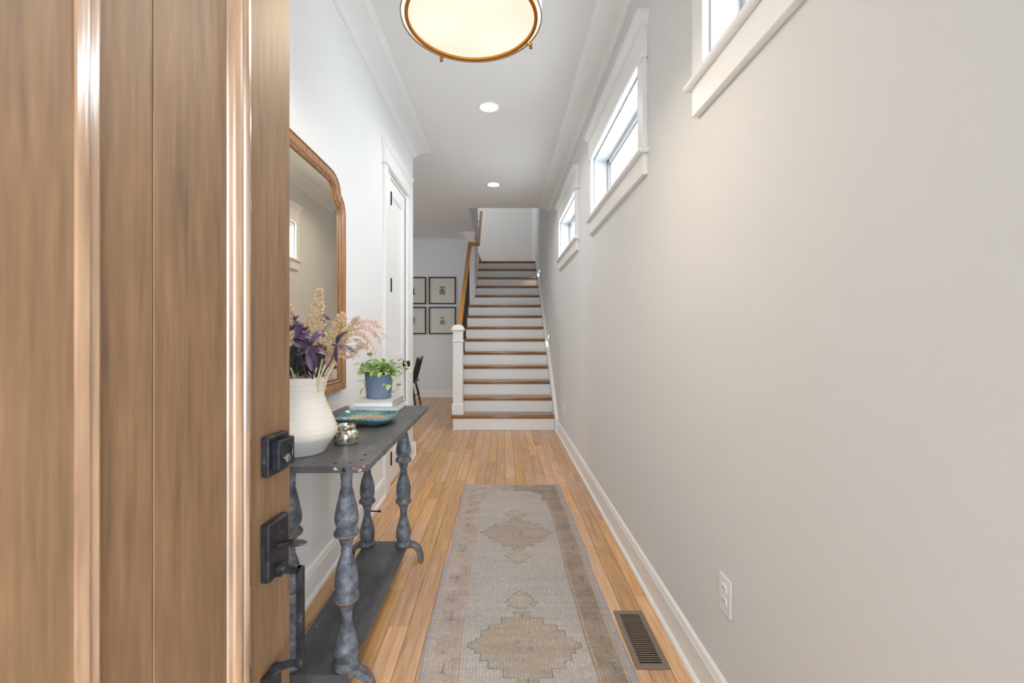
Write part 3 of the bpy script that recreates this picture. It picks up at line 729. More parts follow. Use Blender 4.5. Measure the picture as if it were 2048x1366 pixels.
# ------------------------------------------------------------------ floor register
fr = empty('floor_register', (.546, 1.817, 0), label='brown slotted metal floor register beside the rug', cat='floor vent')
bm = bmesh.new()
hx, hy, ix, iy = .0635, .172, .041, .146
bx(bm, -hx, hx, -hy, -iy, .0005, .005, .0015); bx(bm, -hx, hx, iy, hy, .0005, .005, .0015)
bx(bm, -hx, -ix, -iy-.001, iy+.001, .0005, .005, .0015); bx(bm, ix, hx, -iy-.001, iy+.001, .0005, .005, .0015)
build('frame', bm, M['register'], fr)
box('duct_shade', (-ix, ix, -iy, iy, .0003, .0012), M['dark'], fr)  # black plate on the floor stands for the shaded cavity below
ns = 25; pitch = 2*iy/(ns+.0)
for k in range(1, ns):
    y = -iy+k*pitch
    box('louver', (-ix, ix, y-.0021, y+.0021, .0026, .0046), M['register'], fr)
box('damper_lever', (-.012, .010, -.138, -.134, .0014, .0028), M['steel'], fr)

# ------------------------------------------------------------------ rug
def rug():
    x0, x1, y0, y1 = -.293, .462, .865, 3.656
    nx, ny = 190, 700
    gx = np.linspace(0, 1, nx); gy = np.linspace(y0, y1, ny)
    U, V = np.meshgrid(gx, gy)
    X = x0+(x1-x0)*U + (1-U*2)*0 + .004*np.sin(V*5.1)*1.0 + .002*np.sin(V*13) - .010*(3.656-V)/2*(1-2*U)*-1*0
    X = X + (U-.5)*2*.010*np.clip((3.656-V)/2.0, 0, 1.2)
    xc = (x0+x1)/2+.0
    D = (U-.5)*(x1-x0)       # across, from centre
    rg = np.random.RandomState(3)
    def smooth(shape, sx, sy):
        a = rg.rand(shape[0]//sy+3, shape[1]//sx+3)
        yi = np.arange(shape[0])/sy; xi = np.arange(shape[1])/sx
        y_, x_ = yi.astype(int), xi.astype(int); fy, fx = (yi-y_)[:, None], (xi-x_)[None, :]
        fy = fy*fy*(3-2*fy); fx = fx*fx*(3-2*fx)
        return (a[y_][:, x_]*(1-fy)*(1-fx)+a[y_+1][:, x_]*fy*(1-fx)+a[y_][:, x_+1]*(1-fy)*fx+a[y_+1][:, x_+1]*fy*fx)
    col = np.zeros((ny, nx, 3))
    lin = lambda *c: np.array(srgb(*c))
    fieldA, fieldB, fieldC = lin(186, 172, 162), lin(172, 168, 166), lin(192, 178, 160)
    big = smooth((ny, nx), 90, 45)[..., None]; big2 = smooth((ny, nx), 60, 26)[..., None]
    col[:] = fieldA*(1-big)+fieldB*big
    col = col*(1-.35*big2)+fieldC*.35*big2
    band = np.exp(-((V-2.25)/.13)**2)[..., None]*.5*(smooth((ny, nx), 70, 60)[..., None]*.6+.4)
    col = col*(1-band)+lin(156, 156, 160)*band
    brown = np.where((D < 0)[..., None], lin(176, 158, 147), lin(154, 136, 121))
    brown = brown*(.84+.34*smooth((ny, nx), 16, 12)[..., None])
    # field mask: straight sides plus stepped arch at both ends
    hw = .236
    yc = (y0+y1)/2
    e = (y1-np.abs(V-yc)-yc)         # distance in from either end
    e = (y1-y0)/2-np.abs(V-yc)
    steps = [(.150, -1), (.162, .105), (.176, .130), (.192, .148), (.212, .172), (.240, .198), (.285, .222), (.36, .205)]
    half = np.full_like(V, hw); 
    for lim, h in steps[::-1]: half = np.where(e < lim, h, half)
    half = np.where(e < .158, -1, half)
    field = np.abs(D-.0) < half
    border = ~field
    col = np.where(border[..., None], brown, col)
    teal = lin(82, 112, 124)
    def outline(mask, amt=.8, w=1):
        nonlocal col
        er = mask.copy()
        for k in range(w):
            er[1:] &= mask[:-1]; er[:-1] &= mask[1:]; er[:, 1:] &= mask[:, :-1]; er[:, :-1] &= mask[:, 1:]
        ed = mask & ~er
        a = (amt*(.35+.65*(smooth((ny, nx), 7, 7) > .32))*ed)[..., None]
        col = col*(1-a)+teal*a
    arch = field & (e < .33)
    m_ = field & (e < .36)
    tmp = field.copy()
    er = tmp.copy(); er[1:] &= tmp[:-1]; er[:-1] &= tmp[1:]; er[:, 1:] &= tmp[:, :-1]; er[:, :-1] &= tmp[:, 1:]
    ed = tmp & ~er & (e < .30)
    a = (.7*(.4+.6*(smooth((ny, nx), 6, 6) > .35))*ed)[..., None]; col = col*(1-a)+teal*a
    # medallions
    lim = [(.014, .214), (.022, .205), (.045, .186), (.088, .168), (.128, .138), (.172, .088), (.215, .036)]
    medc = lin(168, 150, 132)
    for vc in (1.764, 2.760):
        dv = np.abs(V-vc); h = np.zeros_like(V)
        for l_, w_ in lim[::-1]: h = np.where(dv < l_, w_, h)
        mk = np.abs(D) < h
        t_ = (.78*(.8+.4*smooth((ny, nx), 14, 10)))[..., None]*mk[..., None]; t_ = np.clip(t_, 0, .92)
        col = col*(1-t_)+medc*t_
        outline(mk)
        for sx_ in (-1, 1):
            for sy_ in (-1, 1):
                q = (np.abs(D-sx_*.023) < .009) & (np.abs(V-vc-sy_*.020) < .010) & (rg.rand(ny, nx) < .8)
                col[q] = col[q]*.45+teal*.55
        for sy_ in (-1, 1):
            q = (np.abs(D) < .0045) & (np.abs(V-vc-sy_*.188) < .018); col[q] = col[q]*.4+teal*.6
            # finial flower
            vf = vc+sy_*.232
            dv2 = (V-vf)*sy_
            h2 = np.select([(dv2 > 0) & (dv2 < .018), (dv2 >= .018) & (dv2 < .032), (dv2 >= .032) & (dv2 < .045), (dv2 >= .045) & (dv2 < .058), (dv2 >= .058) & (dv2 < .08), (dv2 >= .08) & (dv2 < .105), (dv2 >= .105) & (dv2 < .125), (dv2 >= .125) & (dv2 < .142)],
                           [.022, .058, .044, .074, .060, .046, .030, .012], 0)
            mk2 = np.abs(D) < h2
            t_ = .62*mk2[..., None]; col = col*(1-t_)+lin(178, 156, 130)*t_
            outline(mk2)
            q = (np.abs(D) < .012) & (np.abs(dv2-.07) < .022); col[q] = col[q]*.5+lin(186, 178, 166)*.5
    # pale guard stripes and selvage
    dE = (x1-x0)/2-np.abs(D); dY = np.minimum(V-y0, y1-V)
    g = (dE < .040) | (dY < .034); col[g] = col[g]*.35+lin(184, 170, 152)*.65
    g = (dE < .024) | (dY < .016); col[g] = lin(172, 163, 164)
    g = (np.abs(dE-.130) < .004) & (e > .30); col[g] = col[g]*.5+lin(190, 172, 148)*.5
    # little border motifs
    for s_ in (-1, 1):
        xcn = s_*.300 if s_ < 0 else .303
        k = 0; v = .98
        while v < 3.6:
            kk = k % 3; dx = D-xcn-.004*math.sin(k*2.3); dv = V-v
            if kk == 0: q = ((np.abs(dx) < .0045) & (dv > -.024) & (dv < .03)) | ((np.abs(dx) < .015) & (np.abs(dv+.024*s_*-1) < .0045))
            elif kk == 1: q = (np.abs(dx) < .005) & (np.abs(dv) < .008)
            else: q = (np.abs(dx) < .015) & (np.abs(dv) < .004)
            q = q & (rg.rand(ny, nx) < .85)
            col[q] = col[q]*.35+teal*.65
            v += .105+.03*math.sin(k*1.7); k += 1
    k = 0
    for xx in np.arange(-.30, .31, .075):
        q = (np.abs(D-xx) < .010) & (np.abs((y1-V)-.085-.02*math.sin(k*9)) < .006) & (rg.rand(ny, nx) < .7); col[q] = col[q]*.5+teal*.5; k += 1
    # knot speckle and worn abrash
    col = col*(.84+.30*rg.rand(ny, nx)[..., None]) * (.93+.14*smooth((ny, nx), 40, 5)[..., None])
    col = col*(1+.07*np.where(np.arange(nx) % 3 == 0, 1.6, -.8))[None, :, None]
    col = col*(1+.05*np.where(np.arange(ny) % 3 == 0, -1.2, .6))[:, None, None]
    lt = (rg.rand(ny, nx) < .045)[..., None]; col = np.where(lt, np.minimum(col*1.45, 1), col)
    H = .0065+.0007*rg.rand(ny, nx)+.0008*smooth((ny, nx), 25, 25)
    edge = np.clip(np.minimum(dE, dY)/.006, 0, 1); H = H*edge+.001*(1-edge)
    co = np.stack([X, V, H], -1).reshape(-1, 3)
    idx = np.arange(nx*ny).reshape(ny, nx)
    f = np.stack([idx[:-1, :-1], idx[:-1, 1:], idx[1:, 1:], idx[1:, :-1]], -1).reshape(-1, 4)
    me = bpy.data.meshes.new('runner_rug')
    me.vertices.add(len(co)); me.vertices.foreach_set('co', co.ravel())
    me.loops.add(f.size); me.loops.foreach_set('vertex_index', f.ravel().astype(np.int32))
    me.polygons.add(len(f)); me.polygons.foreach_set('loop_start', np.arange(0, f.size, 4, dtype=np.int32))
    me.update(calc_edges=True); me.validate()
    ca = me.color_attributes.new('weave', 'FLOAT_COLOR', 'POINT')
    ca.data.foreach_set('color', np.concatenate([col.reshape(-1, 3), np.ones((nx*ny, 1))], 1).astype(np.float32).ravel())
    o = bpy.data.objects.new('runner_rug', me); C.objects.link(o)
    m, t, b = nt('rug_wool'); at = N(t, 'ShaderNodeAttribute', attribute_name='weave'); L(t, at.outputs['Color'], b.inputs['Base Color'])
    b.inputs['Roughness'].default_value = .95; b.inputs['Specular IOR Level'].default_value = .1; b.inputs['Sheen Weight'].default_value = .15
    tc = N(t, 'ShaderNodeTexCoord')
    wv = N(t, 'ShaderNodeTexWave', bands_direction='X', i_Scale=55.0, i_Distortion=1.0); L(t, tc.outputs['Object'], wv.inputs['Vector'])
    wv2 = N(t, 'ShaderNodeTexWave', bands_direction='Y', i_Scale=55.0, i_Distortion=1.0); L(t, tc.outputs['Object'], wv2.inputs['Vector'])
    ad = N(t, 'ShaderNodeMath', operation='ADD'); L(t, wv.outputs['Fac'], ad.inputs[0]); L(t, wv2.outputs['Fac'], ad.inputs[1])
    bu = N(t, 'ShaderNodeBump', i_Strength=.5, i_Distance=.002); L(t, ad.outputs[0], bu.inputs['Height']); L(t, bu.outputs['Normal'], b.inputs['Normal'])
    me.materials.append(m)
    tag(o, 'faded grey and brown runner rug with blue-outlined diamond medallions', 'rug')
rug()

# ------------------------------------------------------------------ mirror on the left wall
MC = 2.06
half = [(.464, .908), (.464, 1.85), (.461, 1.875), (.452, 1.905), (.436, 1.932), (.414, 1.950), (.390, 1.960), (.385, 1.972), (.378, 1.992), (.364, 2.012), (.342, 2.030), (.312, 2.045), (.275, 2.054), (.20, 2.057)]
out = [(MC+a, z) for a, z in half]+[(MC-a, z) for a, z in half[::-1]]
def offset_poly(pts, d):
    n_ = len(pts); r_ = []
    for i in range(n_):
        p0, p1, p2 = Vector(pts[i-1]), Vector(pts[i]), Vector(pts[(i+1) % n_])
        a = (p1-p0).normalized(); b_ = (p2-p1).normalized()
        na, nb = Vector((-a.y, a.x)), Vector((-b_.y, b_.x))
        m_ = (na+nb); m_ = m_/max(.35, m_.length_squared/2) if m_.length > 0 else na
        q = p1+m_*d*1.0
        r_.append((q.x, q.y))
    return r_
mr = empty('wall_mirror', (XL, MC, 1.48), label='tall brown wood framed mirror with shaped top on the left wall', cat='mirror')
def ringmesh(prof, mat, name):
    bm = bmesh.new(); rings = []
    for d, h in prof:
        rings.append([bm.verts.new((h, y-MC, z-1.48)) for y, z in offset_poly(out, d)])
    n_ = len(out)
    for a, b_ in zip(rings, rings[1:]):
        for k in range(n_): bm.faces.new((a[k], a[(k+1) % n_], b_[(k+1) % n_], b_[k]))
    bmesh.ops.recalc_face_normals(bm, faces=bm.faces[:])
    return build(name, bm, mat, mr, smooth=True)
ringmesh([(0, .001), (0, .020), (.003, .026), (.008, .028), (.011, .025)], M['mframe'], 'outer_bead')
ringmesh([(.011, .025), (.0125, .0235), (.014, .025)], M['mframed'], 'dark_line')
ringmesh([(.014, .025), (.030, .0225), (.040, .017), (.043, .016)], M['mframe'], 'frame')
ringmesh([(.043, .016), (.045, .0135), (.047, .015)], M['mframed'], 'dark_line')
ringmesh([(.047, .015), (.051, .016), (.055, .012), (.058, .006)], M['mframe'], 'inner_bead')
ringmesh([(.058, .006), (.063, .0045)], M['mframed'], 'dark_line')
bm = bmesh.new(); vs = [bm.verts.new((.0045, y-MC, z-1.48)) for y, z in offset_poly(out, .060)]
f = bm.faces.new(vs); bmesh.ops.recalc_face_normals(bm, faces=[f])
if f.normal.x < 0: f.normal_flip()
build('mirror_glass', bm, M['mirror'], mr)

# ------------------------------------------------------------------ console table
TZ = .815
ct = empty('console_table', (-.64, 1.95, 0), label='weathered grey console table with turned baluster legs', cat='console table')
O = Vector((-.64, 1.95, 0))
def TP(name, f, mat, par=ct, smooth=False):
    bm = bmesh.new(); f(bm); bmesh.ops.translate(bm, verts=bm.verts[:], vec=-O); return build(name, bm, mat, par, smooth=smooth)
rt = random.Random(5)
def top(bm):
    c = .026
    pts = [(-.872, 1.373), (-.41-c*1.1, 1.373), (-.41, 1.373+c*1.4), (-.41, 2.53-c*.5), (-.41-c, 2.53), (-.872, 2.53)]
    # subdivide the outline so the worn edge can wander a little
    q = []
    for (a, b_) in zip(pts, pts[1:]+pts[:1]):
        a, b_ = Vector(a), Vector(b_); n_ = max(1, int((b_-a).length/.02))
        for k in range(n_):
            p = a.lerp(b_, k/n_)
            if k: p += Vector((rt.uniform(-.0012, .0012), rt.uniform(-.0012, .0012)))
            q.append(p)
    lo = [bm.verts.new((p.x, p.y, TZ-.022)) for p in q]; mi = [bm.verts.new((p.x, p.y, TZ-.0025+rt.uniform(-.001, .0008))) for p in q]
    cx, cy = -.64, 1.95
    hi = [bm.verts.new((p.x+(.0035 if p.x < cx else -.0035), p.y+(.0035 if p.y < cy else -.0035), TZ)) for p in q]
    k = len(q)
    for a, b_ in ((lo, mi), (mi, hi)):
        for i in range(k): bm.faces.new((a[i], a[(i+1) % k], b_[(i+1) % k], b_[i]))
    bm.faces.new(hi); bm.faces.new(lo[::-1]); bmesh.ops.recalc_face_normals(bm, faces=bm.faces[:])
tt = TP('table_top', top, M['gtop'])
def blob(bm, cx, cy, cz, rx, ry, rz, seed):
    r_ = bmesh.ops.create_icosphere(bm, subdivisions=2, radius=1); rr_ = random.Random(seed)
    for v in r_['verts']:
        k = rr_.uniform(.6, 1.15); v.co = Vector((cx+v.co.x*rx*k, cy+v.co.y*ry*k, cz+v.co.z*rz*k))
TP('worn_corner', lambda bm: (blob(bm, -.428, 1.392, TZ-.006, .011, .016, .0068, 1), blob(bm, -.447, 1.3765, TZ-.010, .016, .0045, .0085, 2)), M['worn'], tt)
TP('chipped_patch', lambda bm: blob(bm, -.436, 1.3795, TZ-.015, .009, .0045, .005, 3), M['wornw'], tt)
TP('chipped_patch', lambda bm: blob(bm, -.503, 1.3755, TZ-.010, .012, .0035, .006, 5), M['wornw'], tt)
for (x, y) in ((-.47, 1.405), (-.515, 1.40), (-.445, 1.44), (-.452, 1.50), (-.44, 2.45)):
    TP('nail_head', lambda bm: lathe(bm, [(.006, TZ-.001), (.006, TZ+.0006), (.004, TZ+.0012)], 12, x, y, 0), M['black'], tt)
TP('bolt', lambda bm: (lathe(bm, [(.0065, 0), (.0065, .002), (.003, .003)], 12), bmesh.ops.rotate(bm, verts=bm.verts[:], matrix=Matrix.Rotation(PI/2, 3, 'X')), bmesh.ops.translate(bm, verts=bm.verts[:], vec=(-.477, 1.372, TZ-.012))), M['bronze'], tt)
LEG = [(.026, .793), (.026, .765), (.020, .745), (.0175, .718), (.019, .712), (.019, .704), (.0180, .700), (.0215, .688), (.026, .668), (.031, .645), (.036, .622), (.039, .600), (.0385, .585), (.035, .574), (.030, .568),
       (.0325, .562), (.038, .556), (.0415, .550), (.0395, .540), (.031, .533), (.0245, .528), (.0235, .520), (.0185, .505), (.0170, .494), (.0188, .490), (.0188, .484), (.0172, .480), (.021, .468), (.0265, .452), (.032, .432), (.0365, .408), (.0385, .382), (.037, .362), (.032, .350),
       (.034, .345), (.039, .339), (.0415, .332), (.040, .323), (.031, .314), (.0245, .307), (.0215, .296), (.0178, .280), (.0185, .274), (.0185, .268), (.0172, .262), (.019, .248), (.0245, .226), (.0315, .202), (.037, .180), (.0392, .160), (.038, .142), (.0345, .128), (.033, .123),
       (.0365, .119), (.0405, .112), (.0420, .105), (.041, .099), (.038, .096)]
for (x, y) in ((-.524, 1.53), (-.716, 1.53), (-.524, 2.41), (-.716, 2.41)):
    TP('leg', lambda bm: lathe(bm, LEG[::-1], 32, x, y, 0), M['grey'], smooth=True)
for (x, y) in ((-.524, 1.53), (-.716, 1.53), (-.524, 2.41), (-.716, 2.41)):
    for zc in (.5445, .3265):
        TP('worn_ring', lambda bm: lathe(bm, [(.0385, zc-.006), (.0408, zc-.004), (.0421, zc+.001), (.0419, zc+.003)], 32, x, y, 0, cap=False), M['wornring'], smooth=True)
sh = TP('shelf', lambda bm: bx(bm, -.735, -.504, 1.490, 2.452, .078, .0965, .002), M['gtop'])
TP('worn_patch', lambda bm: blob(bm, -.5065, 1.63, .093, .006, .035, .0055, 9), M['worn'], sh)
def foot(sx, y):
    def f(bm):
        x0 = -.6195+sx*.10
        pts = [(0, .0855), (.018, .092), (.040, .093), (.060, .083), (.075, .064), (.083, .040), (.0855, .018), (.084, .006)]
        wd = [.024, .024, .023, .022, .020, .0185, .0175, .018]; th = [.012, .0145, .015, .0145, .014, .0135, .014, .015]
        rings = []
        for i, (a, z) in enumerate(pts):
            q0 = Vector(pts[max(0, i-1)]); q1 = Vector(pts[min(len(pts)-1, i+1)]); d = (q1-q0).normalized(); nn = Vector((-d.y, d.x))
            ring = []
            for k in range(10):
                t_ = 2*PI*k/10; u = math.cos(t_); w_ = math.sin(t_)
                u = math.copysign(abs(u)**.6, u); w_ = math.copysign(abs(w_)**.6, w_)
                p = Vector((a, z))+nn*th[i]*u
                ring.append(bm.verts.new((x0+sx*p.x, y+wd[i]*w_, max(.0, p.y))))
            rings.append(ring)
        for a_, b_ in zip(rings, rings[1:]):
            for k in range(10): bm.faces.new((a_[k], a_[(k+1) % 10], b_[(k+1) % 10], b_[k]))
        bm.faces.new(rings[0][::-1]); bm.faces.new(rings[-1]); bmesh.ops.recalc_face_normals(bm, faces=bm.faces[:])
    return f
for y in (1.515, 2.425):
    for sx in (1, -1):
        fo = TP('foot', foot(sx, y), M['grey'], smooth=True)
        if sx == 1: TP('worn_toe', lambda bm: blob(bm, -.4345, y, .012, .0135, .0145, .0115, 12), M['worn'], fo)
TP('cross_rail', lambda bm: bx(bm, -.735, -.504, 1.487, 1.50, .066, .0955, .002), M['gtop'])
TP('cross_rail', lambda bm: bx(bm, -.735, -.504, 2.444, 2.455, .066, .0955, .002), M['gtop'])

# ------------------------------------------------------------------ things on the console
def PX(x, y, Y): return Vector(((x-1005)*Y/910.2, Y, 1.213-(y-668)*Y/910.2))   # pixel measured on the photo at a known depth
VX, VY = -.688, 1.546
vz = empty('vase', (VX, VY, TZ), label='tall cream ribbed stoneware vase on the console', cat='vase')
def vprof():
    key = [(.0, .0815), (.010, .086), (.030, .099), (.050, .115), (.053, .1165), (.060, .1185), (.075, .1195), (.095, .114), (.120, .1035), (.150, .091), (.170, .0825), (.185, .0785), (.196, .0772), (.208, .0780), (.225, .0805), (.240, .0830), (.252, .0848)]
    pr = []
    z = .0555
    while z < .250:
        for (a, ra), (b_, rb) in zip(key, key[1:]):
            if a <= z <= b_: r_ = ra+(rb-ra)*(z-a)/(b_-a)
        pr.append((r_+.00028*math.sin(z*2*PI/.0085)+.0003*math.sin(z*2*PI/.021), z)); z += .0017
    return key, pr
key, pr = vprof()
bm = bmesh.new(); lathe(bm, [(.080, 0)]+[(r_, z) for z, r_ in key[:4]]+[(.1165, .0545)], 64, cap=True); build('base_band', bm, M['vaselow'], vz, smooth=True)
bm = bmesh.new(); lathe(bm, [(.1165, .0545)]+pr+[(.0853, .252), (.0843, .2535), (.082, .252), (.079, .235), (.073, .196), (.09, .14), (.10, .09)], 64, cap=False); build('body', bm, M['vase'], vz, smooth=True)
bm = bmesh.new(); lathe(bm, [(.0001, .15), (.088, .15)], 32, cap=False); build('inner_floor', bm, M['dark'], vz)
for k in range(14):
    z = .062+k*.0092
    for (a, ra), (b_, rb) in zip(key, key[1:]):
        if a <= z <= b_: r_ = ra+(rb-ra)*(z-a)/(b_-a)
    an = math.radians(13)
    bm = bmesh.new(); bmesh.ops.create_uvsphere(bm, u_segments=8, v_segments=6, radius=.0030)
    bmesh.ops.translate(bm, verts=bm.verts[:], vec=((r_+.0008)*math.cos(an), (r_+.0008)*math.sin(an), z)); build('bead', bm, M['gold'], vz, smooth=True)

def plume(name_label, path, radf, nfl, size, mat, droop=0, seed=0, stemr=.0022, branches=None):
    rr_ = random.Random(seed); pts = [Vector(p) for p in path]
    root = empty('dried_grass_stem', pts[0], label=name_label, cat='dried grass', group='dried grasses in the vase')
    def at(t):
        s_ = t*(len(pts)-1); i = min(int(s_), len(pts)-2); f_ = s_-i
        p0, p1, p2, p3 = pts[max(i-1, 0)], pts[i], pts[i+1], pts[min(i+2, len(pts)-1)]
        return .5*((2*p1)+(-p0+p2)*f_+(2*p0-5*p1+4*p2-p3)*f_*f_+(-p0+3*p1-3*p2+p3)*f_**3)
    bm = bmesh.new(); tube(bm, [at(k/14)-pts[0] for k in range(15)], [stemr*(1.2-k/14) for k in range(15)], 6); build('stem', bm, M['straw'], root, smooth=True)
    bm = bmesh.new()
    def floret(p, d, s_):
        d = d.normalized(); a = d.orthogonal().normalized(); a.rotate(Matrix.Rotation(rr_.uniform(0, 6.28), 3, d)); b_ = d.cross(a)
        w = s_*.30
        v = [bm.verts.new(p), bm.verts.new(p+d*s_*.5+a*w), bm.verts.new(p+d*s_*.5-a*w*.5+b_*w*.87), bm.verts.new(p+d*s_*.5-a*w*.5-b_*w*.87), bm.verts.new(p+d*s_)]
        for q in ((0, 1, 2), (0, 2, 3), (0, 3, 1), (4, 2, 1), (4, 3, 2), (4, 1, 3)): bm.faces.new([v[k] for k in q])
    if branches is None:
        for k in range(nfl):
            t = rr_.uniform(.30, 1); c_ = at(t)-pts[0]; ax = (at(min(1, t+.02))-at(max(0, t-.02))).normalized()
            o_ = ax.orthogonal(); o_.rotate(Matrix.Rotation(rr_.uniform(0, 6.283), 3, ax)); o_.normalize()
            r_ = radf(t)*math.sqrt(rr_.random())
            floret(c_+o_*r_, (ax*.8+o_*rr_.uniform(.2, 1)+Vector((0, 0, -droop))), size*rr_.uniform(.6, 1.3))
    else:
        for br in branches:
            bp = [Vector(b_)-pts[0] for b_ in br]
            L_ = []
            for i in range(len(bp)-1):
                for k in range(8): L_.append(bp[i].lerp(bp[i+1], k/8))
            L_.append(bp[-1])
            for it in range(3): L_ = [L_[0]]+[(L_[i-1]+L_[i]*2+L_[i+1])/4 for i in range(1, len(L_)-1)]+[L_[-1]]
            tube(bm, L_, .0006, 4)
            for k in range(nfl//len(branches)):
                t = rr_.uniform(.22, 1)**.8; i = min(int(t*(len(L_)-1)), len(L_)-2); d = (L_[i+1]-L_[i]).normalized()
                floret(L_[i]+Vector((rr_.gauss(0, .0045), rr_.gauss(0, .006), rr_.gauss(0, .0045))), d+Vector((rr_.uniform(-.3, .3), rr_.uniform(-.3, .3), rr_.uniform(-.3, .1))), size*rr_.uniform(.7, 1.25))
    h = build('seed_head', bm, mat, root); h['kind'] = 'stuff'
B0 = lambda x, y=1.55, z=1.0: Vector((x, y, z))
plume('tallest upright tan seed plume in the vase, in front of the mirror', [B0(-.66, 1.55), PX(631, 735, 1.56), PX(631, 665, 1.57), PX(639, 580, 1.58)], lambda t: .036*math.sin(min(1, (1.03-t)/.55)*PI*.5)**.9*(1 if t > .5 else .75), 620, .010, M['tan'], seed=1)
plume('bushy tan seed plume leaning right beside the tallest one', [B0(-.65, 1.56), PX(650, 725, 1.60), PX(670, 680, 1.63), PX(686, 628, 1.65)], lambda t: .034*math.sin(min(1, (1.05-t)/.45)*PI*.5), 620, .010, M['tan'], seed=2)
plume('low tan seed plume leaning right above the vase rim', [B0(-.64, 1.56), PX(652, 728, 1.58), PX(676, 690, 1.60), PX(702, 655, 1.62)], lambda t: .030*math.sin(min(1, (1.05-t)/.5)*PI*.5), 520, .010, M['tan'], seed=3)
plume('leftmost tan seed plume, at the edge of the open door', [B0(-.70, 1.58), PX(603, 735, 1.60), PX(588, 690, 1.62), PX(580, 612, 1.63)], lambda t: .026*math.sin(min(1, (1.05-t)/.5)*PI*.5), 420, .010, M['tan'], seed=4)
plume('tan seed plume behind the purple leaves', [B0(-.68, 1.58), PX(622, 735, 1.62), PX(616, 690, 1.64), PX(612, 648, 1.66)], lambda t: .028*math.sin(min(1, (1.05-t)/.5)*PI*.5), 420, .010, M['tan'], seed=5)
bs = PX(672, 695, 1.62)
br = []
for pts in ([(672, 695), (700, 655), (735, 640), (760, 655), (771, 677)], [(672, 695), (700, 660), (730, 650), (750, 664), (761, 684)], [(675, 690), (700, 652), (722, 642), (748, 641), (762, 652)],
            [(675, 692), (702, 668), (725, 668), (738, 684)], [(675, 695), (705, 678), (722, 682), (735, 696)], [(680, 690), (700, 650), (708, 640), (716, 636)], [(675, 700), (700, 692), (720, 690), (732, 694)],
            [(676, 705), (700, 704), (712, 700), (722, 694)], [(690, 670), (705, 660), (730, 668), (745, 690), (750, 706)], [(672, 712), (686, 716), (700, 712), (712, 708)], [(680, 680), (700, 660), (720, 655), (742, 662), (752, 674)]):
    n_ = len(pts); br.append([PX(x, y, 1.62+.05*math.sin(len(br)*2.1)*k/n_+.02*k/n_) for k, (x, y) in enumerate(pts)])
plume('pinkish feathery seed plume arching to the right over the plant', [B0(-.64, 1.56), PX(648, 735, 1.59), PX(672, 695, 1.62), PX(700, 655, 1.64)], None, 900, .0088, M['pinktan'], seed=6, branches=br)

def leafmesh(name, L_=1, W_=.15, curve=.10, mat=None, heart=False, fold=.04):
    bm = bmesh.new(); n_ = 6; rows = []
    for k in range(n_+1):
        t = k/n_
        if heart: w = W_*(math.sin(PI*min(1, t*1.0+.12)**.72)**.8 if t < 1 else 0)
        else: w = W_*math.sin(PI*t**.85)**.8
        z = curve*4*t*(1-t) - curve*.6*t*t
        x = t*L_
        if k in (0, n_) and not (heart and k == 0): rows.append([bm.verts.new((x, 0, z*L_))])
        else:
            bk = -.08*L_ if (heart and k == 0) else 0
            rows.append([bm.verts.new((x+bk, -w, z*L_+fold*L_)), bm.verts.new((x, 0, z*L_)), bm.verts.new((x+bk, w, z*L_+fold*L_))])
    for a, b_ in zip(rows, rows[1:]):
        if len(a) == 1 and len(b_) == 3: bm.faces.new((a[0], b_[0], b_[1])); bm.faces.new((a[0], b_[1], b_[2]))
        elif len(a) == 3 and len(b_) == 3: bm.faces.new((a[0], b_[0], b_[1], a[1])); bm.faces.new((a[1], b_[1], b_[2], a[2]))
        elif len(a) == 3: bm.faces.new((a[0], b_[0], a[1])); bm.faces.new((a[1], b_[0], a[2]))
    me = bpy.data.meshes.new(name); bm.normal_update(); bm.to_mesh(me); bm.free(); me.materials.append(mat); me.shade_smooth(); return me
PL = [leafmesh('purple_leaf', 1, .135, c_, M['purple']) for c_ in (.06, .14, .22)]
def put_leaf(me, root, base, tip, roll, wscale=1, name='leaf'):
    d = tip-base; L_ = d.length; x = d.normalized()
    u = Vector((0, 0, 1)); y = u.cross(x)
    if y.length < .2: y = Vector((0, 1, 0)).cross(x)
    y.normalize(); z = x.cross(y)
    R_ = Matrix((x, y, z)).transposed() @ Matrix.Rotation(roll, 3, 'X')
    o = bpy.data.objects.new(name, me); C.objects.link(o); o.parent = root
    o.matrix_basis = Matrix.Translation(base-root.location) @ R_.to_4x4() @ Matrix.Diagonal((L_, L_*wscale, L_, 1))
    return o
rl = random.Random(21)
def purple(label, pathpx, depth, leaves, W_=1.35):
    pts = [Vector((-.665, 1.56, 1.0))]+[PX(x, y, depth) for x, y in pathpx]
    root = empty('purple_leaf_stem', pts[0], label=label, cat='foliage', group='purple foliage stems in the vase')
    bm = bmesh.new(); tube(bm, [p-pts[0] for p in pts], .0026, 6); build('stem', bm, M['pstem'], root, smooth=True)
    for (bx_, by_), (tx, ty), dd in leaves:
        put_leaf(PL[rl.randrange(3)], root, PX(bx_, by_, depth), PX(tx, ty, depth+dd), rl.uniform(-1.1, 1.1)+1.1, W_*rl.uniform(.85, 1.15))
purple('purple leaf rosette facing the camera in the middle of the bouquet', [(628, 745), (622, 720), (620, 694)], 1.47,
       [((619, 693), t_, d_) for t_, d_ in (((636, 660), .02), ((647, 666), .0), ((583, 688), -.01), ((598, 677), .01), ((660, 713), .015), ((623, 743), -.02), ((634, 724), -.03), ((594, 710), 0.0), ((606, 674), .03), ((641, 703), -.02), ((628, 680), -.02), ((612, 712), -.03), ((588, 700), .02), ((612, 663), .04), ((590, 676), .03), ((632, 738), .02), ((606, 732), .02), ((650, 690), .03))], 1.25)
